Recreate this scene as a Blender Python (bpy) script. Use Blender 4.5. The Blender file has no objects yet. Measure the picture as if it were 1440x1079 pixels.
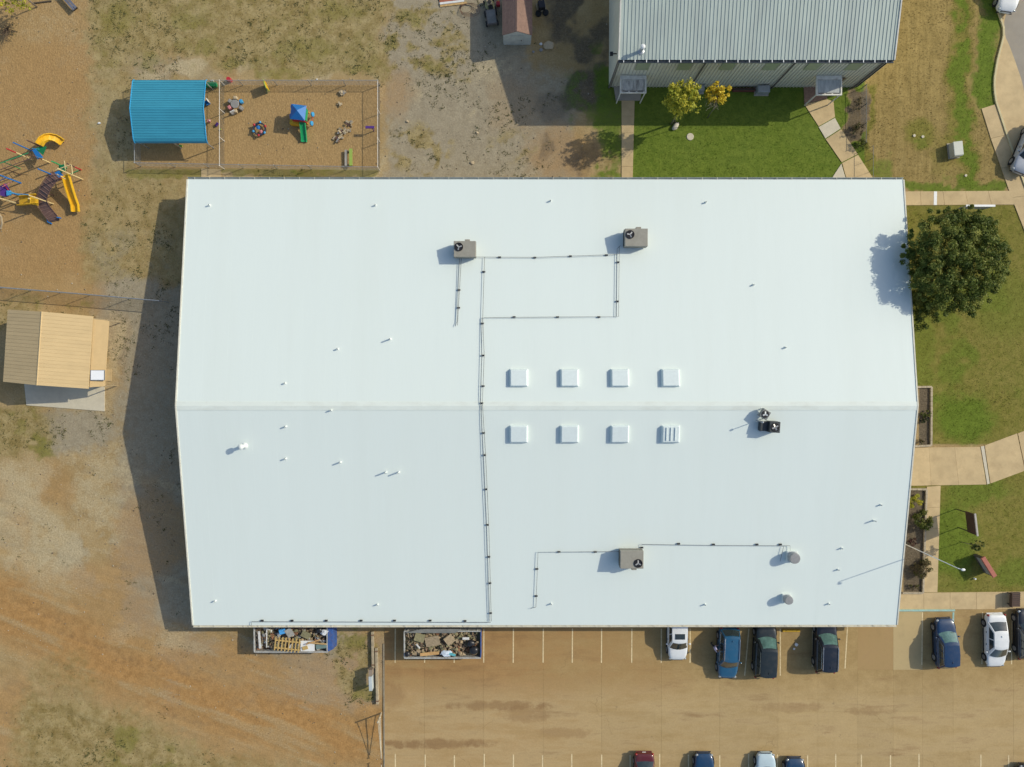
import bpy, bmesh, math, random
import numpy as np
from mathutils import Vector, Matrix
random.seed(7)
rng = np.random.default_rng(11)
C = bpy.context.scene.collection
scn = bpy.context.scene

# ---------------------------------------------------------------- camera, sky, sun
CAM_H, FOC = 64.5, 1000.0            # metres above ground, focal length in photo pixels (1440 wide)
RX, RY = -0.0267, -0.0019            # the drone's small tilt away from straight down
cam = bpy.data.cameras.new('camera'); cam.sensor_width = 36.0; cam.lens = FOC / 1440 * 36
cam.clip_start = 0.5; cam.clip_end = 2000
co = bpy.data.objects.new('camera', cam); C.objects.link(co)
co.location = (0, 0, CAM_H); co.rotation_euler = (RX, RY, 0); scn.camera = co
ROT = Matrix.Rotation(RY, 3, 'Y') @ Matrix.Rotation(RX, 3, 'X')
SUN = Vector((1.363, 0.514, 1.0)).normalized()
EL = math.asin(SUN.z); AZ = math.atan2(SUN.x, SUN.y)
w = bpy.data.worlds.new('World'); scn.world = w; w.use_nodes = True
nt = w.node_tree; sky = nt.nodes.new('ShaderNodeTexSky'); sky.sky_type = 'NISHITA'; sky.sun_disc = False
sky.sun_elevation = EL; sky.sun_rotation = AZ; sky.air_density = 1.0; sky.dust_density = 1.5; sky.ozone_density = 1.0
bg = nt.nodes['Background']; bg.inputs['Strength'].default_value = 0.14
nt.links.new(sky.outputs['Color'], bg.inputs['Color'])
sl = bpy.data.lights.new('sun', 'SUN'); sl.energy = 3.2; sl.angle = math.radians(0.53); sl.color = (1.0, 0.94, 0.78)
so = bpy.data.objects.new('sun', sl); C.objects.link(so); so.rotation_euler = SUN.to_track_quat('Z', 'Y').to_euler()
so.location = (60, 20, 70)
vs = scn.view_settings; vs.view_transform = 'Standard'; vs.look = 'None'; vs.exposure = 0.05; vs.gamma = 1.0
scn.cycles.max_bounces = 6

# ---------------------------------------------------------------- helpers
def W(px, py, z=0.0):
    """the point at height z that stands under this pixel of the photograph"""
    d = ROT @ Vector(((px - 720) / FOC, (539.5 - py) / FOC, -1.0))
    t = (z - CAM_H) / d.z
    return Vector((d.x * t, d.y * t, z))
def W2(px, py, z=0.0):
    p = W(px, py, z); return (p.x, p.y)
def tag(o, label=None, cat=None, group=None, kind=None):
    if label: o['label'] = label
    if cat: o['category'] = cat
    if group: o['group'] = group
    if kind: o['kind'] = kind
    return o
def thing(name, label, cat, loc=(0, 0, 0), rz=0.0, group=None):
    o = bpy.data.objects.new(name, None); o.empty_display_size = .3; C.objects.link(o)
    o.location = loc; o.rotation_euler = (0, 0, rz)
    return tag(o, label, cat, group)
def link(name, me, parent=None, loc=None, rot=None):
    o = bpy.data.objects.new(name, me); C.objects.link(o)
    if parent is not None: o.parent = parent
    if loc is not None: o.location = loc
    if rot is not None: o.rotation_euler = rot
    return o
def worldloc(o):
    l = Vector(o.location)
    while o.parent is not None:
        o = o.parent; l += Vector(o.location)
    return l

class MB:
    def __init__(s): s.v = []; s.f = []
    def add(s, vs, fs):
        n = len(s.v); s.v += [tuple(p) for p in vs]; s.f += [tuple(i + n for i in f) for f in fs]; return s
    def box(s, c, size, rz=0.0, rx=0.0, ry=0.0):
        hx, hy, hz = size[0] / 2, size[1] / 2, size[2] / 2
        m = Matrix.Rotation(rz, 3, 'Z') @ Matrix.Rotation(ry, 3, 'Y') @ Matrix.Rotation(rx, 3, 'X')
        P = [m @ Vector((a * hx, b * hy, d * hz)) + Vector(c) for a in (-1, 1) for b in (-1, 1) for d in (-1, 1)]
        return s.add(P, [(0, 1, 3, 2), (4, 6, 7, 5), (0, 4, 5, 1), (2, 3, 7, 6), (0, 2, 6, 4), (1, 5, 7, 3)])
    def ext(s, x0, x1, y0, y1, z0, z1):
        return s.box(((x0 + x1) / 2, (y0 + y1) / 2, (z0 + z1) / 2), (abs(x1 - x0), abs(y1 - y0), abs(z1 - z0)))
    def prism(s, poly, z0, z1):
        a = sum(poly[i][0] * poly[(i + 1) % len(poly)][1] - poly[(i + 1) % len(poly)][0] * poly[i][1] for i in range(len(poly)))
        if a < 0: poly = poly[::-1]
        n = len(poly); vs = [(p[0], p[1], z0) for p in poly] + [(p[0], p[1], z1) for p in poly]
        fs = [tuple(range(n - 1, -1, -1)), tuple(range(n, 2 * n))] + [(i, (i + 1) % n, (i + 1) % n + n, i + n) for i in range(n)]
        return s.add(vs, fs)
    def slab(s, pts, t):
        """a plate under a polygon of 3-D points, t thick (straight down)"""
        n = len(pts); vs = [tuple(p) for p in pts] + [(p[0], p[1], p[2] - t) for p in pts]
        nz = sum(pts[i][0] * pts[(i + 1) % n][1] - pts[(i + 1) % n][0] * pts[i][1] for i in range(n))
        top = tuple(range(n)); bot = tuple(range(2 * n - 1, n - 1, -1)); sd = [(i, i + n, (i + 1) % n + n, (i + 1) % n) for i in range(n)]
        if nz < 0: top = top[::-1]; bot = bot[::-1]; sd = [q[::-1] for q in sd]
        return s.add(vs, [top, bot] + sd)
    def tube(s, pts, r, n=8, r2=None, cap=True):
        pts = [Vector(p) for p in pts]; r2 = r if r2 is None else r2; m = len(pts); vs = []
        for i, p in enumerate(pts):
            d = (pts[min(i + 1, m - 1)] - pts[max(i - 1, 0)]).normalized()
            up = Vector((0, 0, 1)) if abs(d.z) < .95 else Vector((1, 0, 0))
            a = d.cross(up).normalized(); b = a.cross(d); rr = r + (r2 - r) * i / max(m - 1, 1)
            vs += [p + a * math.cos(2 * math.pi * k / n) * rr + b * math.sin(2 * math.pi * k / n) * rr for k in range(n)]
        fs = [(i * n + k, i * n + (k + 1) % n, (i + 1) * n + (k + 1) % n, (i + 1) * n + k) for i in range(m - 1) for k in range(n)]
        if cap: fs += [tuple(range(n - 1, -1, -1)), tuple(range((m - 1) * n, m * n))]
        return s.add(vs, fs)
    def lathe(s, c, prof, n=20):
        vs = [(c[0] + r * math.cos(2 * math.pi * k / n), c[1] + r * math.sin(2 * math.pi * k / n), c[2] + z) for r, z in prof for k in range(n)]
        m = len(prof); fs = [(i * n + k, i * n + (k + 1) % n, (i + 1) * n + (k + 1) % n, (i + 1) * n + k) for i in range(m - 1) for k in range(n)]
        fs += [tuple(range(n - 1, -1, -1)), tuple(range((m - 1) * n, m * n))]
        return s.add(vs, fs)
    def quad(s, *p): return s.add(p, [tuple(range(len(p)))])
    def sweep(s, pts, prof):
        """sweep an open/closed profile [(side, up)...] along a path (up = z)"""
        pts = [Vector(p) for p in pts]; n = len(prof); vs = []
        for i, p in enumerate(pts):
            d = pts[min(i + 1, len(pts) - 1)] - pts[max(i - 1, 0)]; h = Vector((d.x, d.y, 0)).normalized(); sd = Vector((h.y, -h.x, 0))
            up = sd.cross(d.normalized())
            vs += [p + sd * a + up * b for a, b in prof]
        fs = [(i * n + k, i * n + (k + 1) % n, (i + 1) * n + (k + 1) % n, (i + 1) * n + k) for i in range(len(pts) - 1) for k in range(n)]
        fs += [tuple(range(n - 1, -1, -1)), tuple(range((len(pts) - 1) * n, len(pts) * n))]
        return s.add(vs, fs)
    def lump(s, c, r, seed=0, rough=.25, sub=1, sq=(1, 1, 1)):
        bm = bmesh.new(); bmesh.ops.create_icosphere(bm, subdivisions=sub, radius=1.0); R = random.Random(seed)
        vs = []
        for v in bm.verts:
            k = r * (1 + R.uniform(-rough, rough)); vs.append((c[0] + v.co.x * k * sq[0], c[1] + v.co.y * k * sq[1], c[2] + v.co.z * k * sq[2]))
        fs = [tuple(q.index for q in f.verts) for f in bm.faces]; bm.free()
        return s.add(vs, fs)
    def mesh(s, name, m, smooth=False):
        me = bpy.data.meshes.new(name); me.from_pydata(s.v, [], s.f); me.validate(); me.update()
        bm = bmesh.new(); bm.from_mesh(me); bmesh.ops.recalc_face_normals(bm, faces=bm.faces); bm.to_mesh(me); bm.free()
        if m: me.materials.append(m)
        if smooth: me.polygons.foreach_set('use_smooth', [True] * len(me.polygons))
        return me
    def build(s, name, m, parent=None, world=False, smooth=False, bevel=0.0, seg=2, loc=None, rot=None, kind=None):
        if world and parent is not None:
            o = worldloc(parent); s.v = [(p[0] - o.x, p[1] - o.y, p[2] - o.z) for p in s.v]
        ob = link(name, s.mesh(name, m, smooth), parent, loc, rot)
        if bevel:
            b = ob.modifiers.new('bevel', 'BEVEL'); b.width = bevel; b.segments = seg; b.limit_method = 'ANGLE'; b.angle_limit = .6
        if kind: ob['kind'] = kind
        return ob

# ---------------------------------------------------------------- materials
MATS = {}
def _n(t, k, **kw):
    n = t.nodes.new(k)
    for a, b in kw.items(): setattr(n, a, b)
    return n
def rgb(h):
    f = lambda c: c / 12.92 if c <= .04045 else ((c + .055) / 1.055) ** 2.4
    return tuple(f(int(h[i:i + 2], 16) / 255) for i in (0, 2, 4)) + (1,)
def mat(name, col, rough=.7, metal=0.0, var=.18, scale=2.0, bump=0.0, bscale=20.0, coat=0.0, col2=None, rand=0.0, spec=.4, stretch=(1, 1, 1), dirt=None, dirt_amt=.0, dirt_scale=.6, fleck=None, fleck_amt=.6):
    if name in MATS: return MATS[name]
    m = bpy.data.materials.new(name); m.use_nodes = True; t = m.node_tree; b = t.nodes['Principled BSDF']; L = t.links.new
    if isinstance(col, str): col = rgb(col)
    if len(col) == 3: col = tuple(col) + (1,)
    geo = _n(t, 'ShaderNodeNewGeometry'); mp = _n(t, 'ShaderNodeMapping'); mp.inputs['Scale'].default_value = stretch
    L(geo.outputs['Position'], mp.inputs['Vector'])
    ns = _n(t, 'ShaderNodeTexNoise'); ns.inputs['Scale'].default_value = scale; ns.inputs['Detail'].default_value = 5; ns.inputs['Roughness'].default_value = .6
    L(mp.outputs['Vector'], ns.inputs['Vector'])
    mx = _n(t, 'ShaderNodeMix', data_type='RGBA')
    c2 = col2 if col2 else tuple(min(1, c * (1 + var)) for c in col[:3]) + (1,)
    c1 = col if col2 else tuple(c * (1 - var) for c in col[:3]) + (1,)
    if isinstance(c2, str): c2 = rgb(c2)
    mx.inputs['A'].default_value = c1; mx.inputs['B'].default_value = c2
    rp = _n(t, 'ShaderNodeMapRange'); rp.inputs['From Min'].default_value = .3; rp.inputs['From Max'].default_value = .7
    L(ns.outputs['Fac'], rp.inputs['Value']); L(rp.outputs['Result'], mx.inputs['Factor'])
    out = mx.outputs['Result']
    if dirt:
        n2 = _n(t, 'ShaderNodeTexNoise'); n2.inputs['Scale'].default_value = dirt_scale; n2.inputs['Detail'].default_value = 9; n2.inputs['Roughness'].default_value = .68
        L(mp.outputs['Vector'], n2.inputs['Vector'])
        r2 = _n(t, 'ShaderNodeMapRange'); r2.inputs['From Min'].default_value = .48; r2.inputs['From Max'].default_value = .72; r2.inputs['To Max'].default_value = dirt_amt
        L(n2.outputs['Fac'], r2.inputs['Value'])
        m2 = _n(t, 'ShaderNodeMix', data_type='RGBA'); L(r2.outputs['Result'], m2.inputs['Factor']); L(out, m2.inputs['A'])
        m2.inputs['B'].default_value = rgb(dirt) if isinstance(dirt, str) else tuple(dirt) + (1,)
        out = m2.outputs['Result']
    if fleck:
        n4 = _n(t, 'ShaderNodeTexNoise'); n4.inputs['Scale'].default_value = 3.2; n4.inputs['Detail'].default_value = 7; n4.inputs['Roughness'].default_value = .75
        m5 = _n(t, 'ShaderNodeMapping'); m5.inputs['Scale'].default_value = (.35, 1, 1); m5.inputs['Rotation'].default_value = (0, 0, .12); L(geo.outputs['Position'], m5.inputs['Vector']); L(m5.outputs['Vector'], n4.inputs['Vector'])
        r4 = _n(t, 'ShaderNodeMapRange'); r4.inputs['From Min'].default_value = .6; r4.inputs['From Max'].default_value = .72; r4.inputs['To Max'].default_value = fleck_amt; L(n4.outputs['Fac'], r4.inputs['Value'])
        n6 = _n(t, 'ShaderNodeTexNoise'); n6.inputs['Scale'].default_value = .12; n6.inputs['Detail'].default_value = 4; L(geo.outputs['Position'], n6.inputs['Vector'])
        r6 = _n(t, 'ShaderNodeMapRange'); r6.inputs['From Min'].default_value = .45; r6.inputs['From Max'].default_value = .62; L(n6.outputs['Fac'], r6.inputs['Value'])
        mu = _n(t, 'ShaderNodeMath', operation='MULTIPLY'); L(r4.outputs['Result'], mu.inputs[0]); L(r6.outputs['Result'], mu.inputs[1])
        m4 = _n(t, 'ShaderNodeMix', data_type='RGBA'); L(mu.outputs[0], m4.inputs['Factor']); L(out, m4.inputs['A']); m4.inputs['B'].default_value = tuple(fleck) + (1,); out = m4.outputs['Result']
    if rand:
        oi = _n(t, 'ShaderNodeObjectInfo'); r3 = _n(t, 'ShaderNodeMapRange'); r3.inputs['To Min'].default_value = 1 - rand; r3.inputs['To Max'].default_value = 1 + rand
        L(oi.outputs['Random'], r3.inputs['Value']); hv = _n(t, 'ShaderNodeHueSaturation'); L(r3.outputs['Result'], hv.inputs['Value']); L(out, hv.inputs['Color']); out = hv.outputs['Color']
    L(out, b.inputs['Base Color'])
    b.inputs['Roughness'].default_value = rough; b.inputs['Metallic'].default_value = metal; b.inputs['Specular IOR Level'].default_value = spec
    if coat: b.inputs['Coat Weight'].default_value = coat; b.inputs['Coat Roughness'].default_value = .06
    if bump:
        n3 = _n(t, 'ShaderNodeTexNoise'); n3.inputs['Scale'].default_value = bscale; n3.inputs['Detail'].default_value = 6
        L(mp.outputs['Vector'], n3.inputs['Vector']); bp = _n(t, 'ShaderNodeBump'); bp.inputs['Strength'].default_value = 1.0; bp.inputs['Distance'].default_value = bump
        L(n3.outputs['Fac'], bp.inputs['Height']); L(bp.outputs['Normal'], b.inputs['Normal'])
    MATS[name] = m; return m
def leafmat(name, c1, c2, c3):
    """foliage: three tints picked per leaf by the 'tint' attribute"""
    m = bpy.data.materials.new(name); m.use_nodes = True; t = m.node_tree; b = t.nodes['Principled BSDF']; L = t.links.new
    a = _n(t, 'ShaderNodeAttribute'); a.attribute_name = 'tint'
    r = _n(t, 'ShaderNodeValToRGB'); e = r.color_ramp.elements
    e[0].color = tuple(c1) + (1,); e[1].color = tuple(c3) + (1,); k = e.new(.5); k.color = tuple(c2) + (1,)
    L(a.outputs['Fac'], r.inputs['Fac']); L(r.outputs['Color'], b.inputs['Base Color']); b.inputs['Roughness'].default_value = .6
    b.inputs['Specular IOR Level'].default_value = .25
    tr = _n(t, 'ShaderNodeBsdfTranslucent'); L(r.outputs['Color'], tr.inputs['Color']); mx = _n(t, 'ShaderNodeMixShader'); mx.inputs[0].default_value = .25
    L(b.outputs['BSDF'], mx.inputs[1]); L(tr.outputs['BSDF'], mx.inputs[2]); L(mx.outputs['Shader'], t.nodes['Material Output'].inputs['Surface'])
    MATS[name] = m; return m

WHITE = mat('white_paint', (.78, .79, .77), .5, var=.05, scale=3, dirt=(.5, .46, .38), dirt_amt=.25)
GALV = mat('galvanised_steel', (.42, .44, .45), .45, .6, var=.12, scale=4)
RAILW = mat('white_rail', (.72, .68, .6), .5, var=.08)
DARK = mat('dark_metal', (.035, .036, .038), .5, .3)
BLACK = mat('black_rubber', (.018, .018, .018), .8, var=.2, scale=8)
TIMBER = mat('weathered_timber', (.38, .31, .2), .85, var=.25, scale=3, bump=.01)
PINE = mat('pine_board', (.52, .34, .14), .8, var=.2, scale=5, bump=.005)
RUST = mat('rusty_steel', (.16, .085, .05), .8, var=.3, scale=6)

def quads_mesh(name, P, tint, m, parent=None, kind=None):
    """P: (n, k, 3) polygons of k corners each; tint: (n,) per face"""
    n, k, _ = P.shape; me = bpy.data.meshes.new(name)
    me.vertices.add(n * k); me.vertices.foreach_set('co', P.reshape(-1).astype(np.float32))
    me.loops.add(n * k); me.loops.foreach_set('vertex_index', np.arange(n * k, dtype=np.int32))
    me.polygons.add(n); me.polygons.foreach_set('loop_start', np.arange(0, n * k, k, dtype=np.int32)); me.polygons.foreach_set('loop_total', np.full(n, k, dtype=np.int32))
    me.update(calc_edges=True)
    at = me.attributes.new('tint', 'FLOAT', 'FACE'); at.data.foreach_set('value', np.clip(tint, 0, 1).astype(np.float32))
    me.materials.append(m); o = link(name, me, parent)
    if kind: o['kind'] = kind
    return o
# ---------------------------------------------------------------- the ground
def vnoise(x, y, seed):
    R = np.random.default_rng(seed); T = R.random((256, 256))
    xi = np.floor(x).astype(int); yi = np.floor(y).astype(int); fx = x - xi; fy = y - yi
    fx = fx * fx * (3 - 2 * fx); fy = fy * fy * (3 - 2 * fy)
    g = lambda a, b: T[a % 256, b % 256]
    return (g(xi, yi) * (1 - fx) + g(xi + 1, yi) * fx) * (1 - fy) + (g(xi, yi + 1) * (1 - fx) + g(xi + 1, yi + 1) * fx) * fy
def fbm(x, y, s, seed, o=4):
    a = 0; t = 0; k = 1.0
    for i in range(o):
        c_, s_ = math.cos(.6 + 1.1 * i), math.sin(.6 + 1.1 * i)
        a = a + k * vnoise((x * c_ - y * s_) / s * 2 ** i + 17 * i, (x * s_ + y * c_) / s * 2 ** i + 31 * i, seed + i); t += k; k *= .55
    return a / t
def graded(lo, hi, step, far):
    a = np.arange(lo, hi + 1e-6, step); d = []; s = step; p = 0
    while p < far: s *= 1.35; p += s; d.append(p)
    d = np.array(d); return np.concatenate([lo - d[::-1], a, hi + d])
gx = graded(-51, 51, .17, 380); gy = graded(-41, 39, .17, 380)
X, Y = np.meshgrid(gx, gy); nx, ny = len(gx), len(gy)
Rm = np.array(ROT).T
qx = Rm[0, 0] * X + Rm[0, 1] * Y + Rm[0, 2] * -CAM_H; qy = Rm[1, 0] * X + Rm[1, 1] * Y + Rm[1, 2] * -CAM_H; qz = Rm[2, 0] * X + Rm[2, 1] * Y + Rm[2, 2] * -CAM_H
Uo = 720 + FOC * qx / -qz; Vo = 539.5 - FOC * qy / -qz           # photo pixel over each ground point: the ground is mapped from the photo
wx = (fbm(X, Y, 2.2, 1) - .5) * 34; wy = (fbm(X, Y, 2.2, 5) - .5) * 34
wx += (fbm(X, Y, .5, 9, 3) - .5) * 14; wy += (fbm(X, Y, .5, 13, 3) - .5) * 14
U = Uo + wx; V = Vo + wy
def ss(a, b, x):
    t = np.clip((x - a) / (b - a), 0, 1); return t * t * (3 - 2 * t)
def blob(u, v, ru, rv, a=0.0, soft=.45, raw=False):
    c, s = math.cos(a), math.sin(a); du, dv = (Uo if raw else U) - u, (Vo if raw else V) - v
    d = np.sqrt(((c * du + s * dv) / ru) ** 2 + ((-s * du + c * dv) / rv) ** 2)
    return 1 - ss(1 - soft, 1 + soft, d)
def band(pts, wd, soft=.5, raw=False):
    u, v = (Uo, Vo) if raw else (U, V); best = np.full(u.shape, 1e9)
    for (a, b), (c, d) in zip(pts[:-1], pts[1:]):
        l2 = (c - a) ** 2 + (d - b) ** 2 + 1e-9; t = np.clip(((u - a) * (c - a) + (v - b) * (d - b)) / l2, 0, 1)
        best = np.minimum(best, np.hypot(u - a - t * (c - a), v - b - t * (d - b)))
    return 1 - ss(wd * (1 - soft), wd * (1 + soft), best)
def rect(u0, u1, v0, v1, f=8, raw=False):
    u, v = (Uo, Vo) if raw else (U, V)
    return ss(u0 - f, u0 + f, u) * (1 - ss(u1 - f, u1 + f, u)) * ss(v0 - f, v0 + f, v) * (1 - ss(v1 - f, v1 + f, v))
Z0 = np.zeros_like(U)
K = {k: Z0.copy() for k in ('dry', 'green', 'grey', 'olive', 'red', 'chip', 'pale', 'dark')}
def put(k, m, s=1.0): K[k] = np.maximum(K[k], m * s)
def cut(k, m, s=1.0): K[k] = K[k] * (1 - m * s)
N1 = fbm(X, Y, 3.0, 21); N2 = fbm(X, Y, 1.2, 31); N3 = fbm(X, Y, 7.0, 41)
BIG = 4000
# west and north yard
put('dry', rect(122, 545, -BIG, 108, 14), .85); put('dry', rect(108, 268, 95, 400, 16), .62); put('dry', rect(-BIG, 120, -BIG, -30, 20), .7)
cut('dry', blob(235, 96, 60, 20), .8); put('pale', blob(262, 98, 34, 12), .9); put('grey', blob(225, 100, 55, 22), .6)
for b in ((262, 30, 26, 18), (205, 86, 14, 16), (330, 98, 26, 10), (395, 104, 46, 9), (505, 100, 22, 9), (165, 22, 25, 30), (285, 70, 20, 14), (480, 20, 40, 16), (430, 70, 50, 18)): put('olive', blob(*b), .5)
put('olive', rect(122, 545, -BIG, 108, 14) * ss(.5, .62, N2), .36)
put('olive', rect(180, 535, 236, 256, 4), .62); put('green', rect(320, 470, 240, 248, 4) * ss(.45, .6, N2), .5)
put('grey', rect(545, 745, -BIG, 262, 18), .95); put('grey', rect(690, 815, 100, 262, 20), .8)
put('pale', blob(640, 130, 60, 45) * ss(.5, .65, N1), .6); put('pale', blob(690, 100, 26, 20), .5)
put('dry', rect(528, 660, -BIG, 118, 18) * ss(.42, .58, N2), .8); put('olive', rect(540, 640, 10, 110, 16) * ss(.54, .62, N2), .5)
put('dry', blob(590, 210, 46, 36) * ss(.46, .6, N2), .8); put('dry', blob(720, 205, 30, 30) * ss(.48, .6, N2), .6)
put('red', blob(556, 130, 26, 34), .45); put('red', rect(690, 760, 120, 180, 12), .2); put('red', blob(790, 215, 50, 36), .55)
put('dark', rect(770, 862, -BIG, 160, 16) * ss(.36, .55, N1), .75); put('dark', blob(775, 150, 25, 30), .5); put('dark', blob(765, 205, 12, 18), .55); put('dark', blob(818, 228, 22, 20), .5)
put('green', rect(838, 876, 95, 262, 9), .8); put('green', rect(790, 862, 60, 175, 16) * ss(.45, .6, N2), .55); cut('green', blob(852, 235, 16, 18) * ss(.4, .55, N2), .9)
put('dry', blob(853, 225, 18, 26) * ss(.4, .5, N2), .7)
# lawn north of the white roof
cut('dark', rect(876, 1230, 60, 262, 3)); put('green', rect(874, 1216, 60, 262, 3, True), 1.0); put('dry', blob(1178, 235, 22, 13) * ss(.4, .55, N2), .5)
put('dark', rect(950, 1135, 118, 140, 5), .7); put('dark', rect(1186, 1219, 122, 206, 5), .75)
# east field
put('dry', rect(1216, BIG, -BIG, 268, 7), 1.0); put('red', rect(1216, 1290, -30, 240, 18) * ss(.4, .6, vnoise(X / .5, Y / 9, 3)), .5)
put('green', band([(1351, -60), (1349, 40), (1351, 120), (1356, 170), (1358, 270)], 10) * ss(.3, .5, N2 + .08), .72); put('olive', band([(1351, -20), (1350, 100), (1357, 270)], 17), .7)
put('green', band([(1394, -90), (1392, 40), (1386, 90), (1388, 140)], 17), .85); put('olive', rect(1216, 1230, 110, 250, 5), .8)
put('olive', blob(1298, 185, 26, 26), .75); put('green', blob(1300, 192, 18, 14) * ss(.42, .55, N2), .5); put('green', rect(1225, 1425, 253, 270, 4), .75); put('green', blob(1240, 240, 20, 18), .6); put('olive', blob(1330, 215, 22, 40), .5)
put('pale', blob(1285, 232, 40, 16) * ss(.45, .6, N2), .5); put('pale', blob(1398, 245, 20, 20) * ss(.4, .6, N2), .5); put('olive', blob(1395, 170, 15, 80), .25)
# east lawns
put('olive', rect(1262, BIG, 288, 625, 3, True), 1.0); put('green', blob(1360, 470, 90, 130) * ss(.4, .58, N1), .55); put('green', blob(1352, 588, 46, 40), .75); put('green', blob(1300, 560, 20, 60), .5); put('green', blob(1415, 430, 60, 50), .42); put('green', blob(1290, 490, 26, 60), .5); put('green', blob(1390, 520, 60, 70) * ss(.4, .6, N1), .6)
put('dry', blob(1405, 320, 36, 40) * ss(.38, .6, N1), .8); put('dry', blob(1288, 305, 22, 14), .8); put('dry', blob(1412, 585, 30, 34) * ss(.4, .55, N2), .8); put('dry', blob(1330, 560, 30, 30) * ss(.5, .6, N1), .55); put('dry', blob(1385, 545, 20, 30) * ss(.45, .6, N2), .5); put('red', blob(1405, 355, 30, 26), .25)
put('olive', rect(1262, BIG, 655, 834, 3, True), 1.0); put('green', blob(1340, 760, 40, 70), .7); put('green', blob(1375, 690, 60, 22), .6); put('green', blob(1432, 810, 30, 26), .55); put('dry', blob(1412, 745, 30, 34) * ss(.4, .55, N2), .65); put('dry', blob(1398, 800, 26, 20) * ss(.45, .6, N2), .5)
# playground sand and wood chips
put('chip', rect(190, 533, 114, 237, 3, True), 1.0); cut('dry', rect(190, 533, 114, 237, 3, True)); cut('olive', rect(190, 533, 114, 237, 3, True)); cut('grey', rect(190, 533, 114, 237, 3, True))
put('chip', rect(-BIG, 126, -BIG, 398, 18), .9); put('red', rect(-BIG, 126, 60, 398, 18), .35); put('pale', blob(70, 40, 50, 26), .3)
cut('dry', blob(60, 220, 62, 180), .9); put('red', rect(-40, 150, 390, 440, 12), .4)
# between the buildings, west strip
put('grey', rect(132, 262, 330, 520, 18) * ss(.38, .55, N1 + .05), .9); put('dry', rect(-60, 60, 415, 470, 8), .6); put('olive', rect(0, 150, 425, 446, 8) * ss(.45, .6, N2), .5)
put('grey', rect(165, 300, 400, 890, 22), .8); put('red', blob(160, 500, 18, 60), .4); put('pale', blob(165, 470, 20, 24), .4)
put('grey', blob(105, 605, 66, 34), .95); put('pale', blob(150, 560, 20, 46), .5)
put('dry', blob(22, 600, 58, 36), 1.0); put('olive', blob(60, 622, 22, 20) * ss(.4, .6, N2), .7); put('olive', blob(20, 590, 40, 24) * ss(.5, .6, N2), .5)
# southwest yard
put('pale', rect(-BIG, 190, 640, 830, 40) * ss(.36, .6, N1), .75); put('pale', blob(150, 690, 60, 70) * ss(.35, .6, N2), .6); put('grey', blob(140, 790, 70, 45) * ss(.38, .55, N1), .7)
put('pale', blob(170, 885, 26, 12), .8); put('pale', blob(245, 905, 26, 16), .8); put('grey', rect(225, 545, 890, 1000, 18) * ss(.3, .5, N1 + .06), .85); cut('grey', blob(330, 950, 80, 40), .55)
put('red', band([(-400, 770), (0, 850), (60, 880), (150, 930), (300, 990), (560, 1046)], 46, .7), 1.0); put('red', band([(-300, 830), (20, 850), (160, 900), (330, 930), (470, 1010), (560, 1030)], 30, .8), .7)
put('red', blob(15, 1010, 50, 60), .6); put('red', blob(480, 1040, 70, 40), .9); put('red', blob(260, 940, 100, 30), .5)
put('dry', rect(20, 520, 975, BIG, 30) * (1 - band([(-300, 830), (60, 880), (300, 990), (560, 1046)], 60, .6)), .8); put('dry', blob(90, 960, 60, 50), .5); put('olive', blob(180, 1040, 22, 18), .6); put('olive', rect(140, 300, 1040, 1200, 20) * ss(.5, .6, N2), .5)
put('dry', blob(500, 935, 30, 40) * ss(.42, .55, N2), .85); put('olive', blob(515, 975, 22, 14), .6); put('olive', blob(500, 895, 26, 18) * ss(.45, .55, N2), .6)
put('pale', band([(430, 1010), (300, 965), (200, 925)], 5) , .35)
for k_ in ('olive', 'green', 'dry'):
    for r_ in (rect(1284, 1308, 543, 628, 1.5, True), rect(1262, 1303, 688, 834, 1.5, True), rect(1186, 1217, 124, 206, 3)): cut(k_, r_, .95)
put('pale', blob(160, 490, 12, 50), .75); cut('red', blob(160, 500, 16, 60), .8)
put('dark', rect(1292, 1308, 543, 628, 1.5, True), 1.0); put('dark', rect(1270, 1304, 688, 834, 1.5, True), 1.0)
ca_, sa0 = math.cos(-.36), math.sin(-.36)
NT = fbm((X * ca_ + Y * sa0) / 7, (-X * sa0 + Y * ca_) / .8, 1.0, 61); SWm = rect(-BIG, 545, 640, BIG, 40) * (Uo < 560)
cut('red', SWm * ss(.55, .7, NT), .5); put('pale', SWm * ss(.56, .68, NT), .45); put('dark', SWm * ss(.58, .72, 1 - NT), .3); put('grey', SWm * ss(.52, .62, 1 - fbm(X, Y, 4, 66)), .2); put('red', SWm * ss(.42, .62, fbm(X, Y, 6, 67)), .5)
NWm = rect(122, 545, -BIG, 262, 14) * (1 - rect(190, 533, 114, 237, 3, True)); put('pale', NWm * ss(.46, .64, fbm(X, Y, 2.4, 68)), .7); put('grey', NWm * ss(.5, .62, fbm(X, Y, 3.4, 69)), .5)
put('dark', rect(-BIG, 130, -BIG, 400, 10) * ss(.6, .75, fbm(X, Y, 1.0, 72)), .2); put('pale', rect(-BIG, 130, -BIG, 400, 10) * ss(.52, .66, fbm(X, Y, 4.0, 73)), .3)
for k in K: K[k] = np.clip(K[k], 0, 1)
hz = (fbm(X, Y, 1.5, 77) - .5) * .03 + (fbm(X, Y, .4, 78, 3) - .5) * .018 - .012 + SWm * (NT - .5) * .10
gm = bpy.data.meshes.new('ground')
co3 = np.stack([X, Y, hz], -1).reshape(-1, 3).astype(np.float32); gm.vertices.add(nx * ny); gm.vertices.foreach_set('co', co3.reshape(-1))
I = np.arange(nx * ny).reshape(ny, nx); q = np.stack([I[:-1, :-1], I[:-1, 1:], I[1:, 1:], I[1:, :-1]], -1).reshape(-1, 4).astype(np.int32); nf = len(q)
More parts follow.
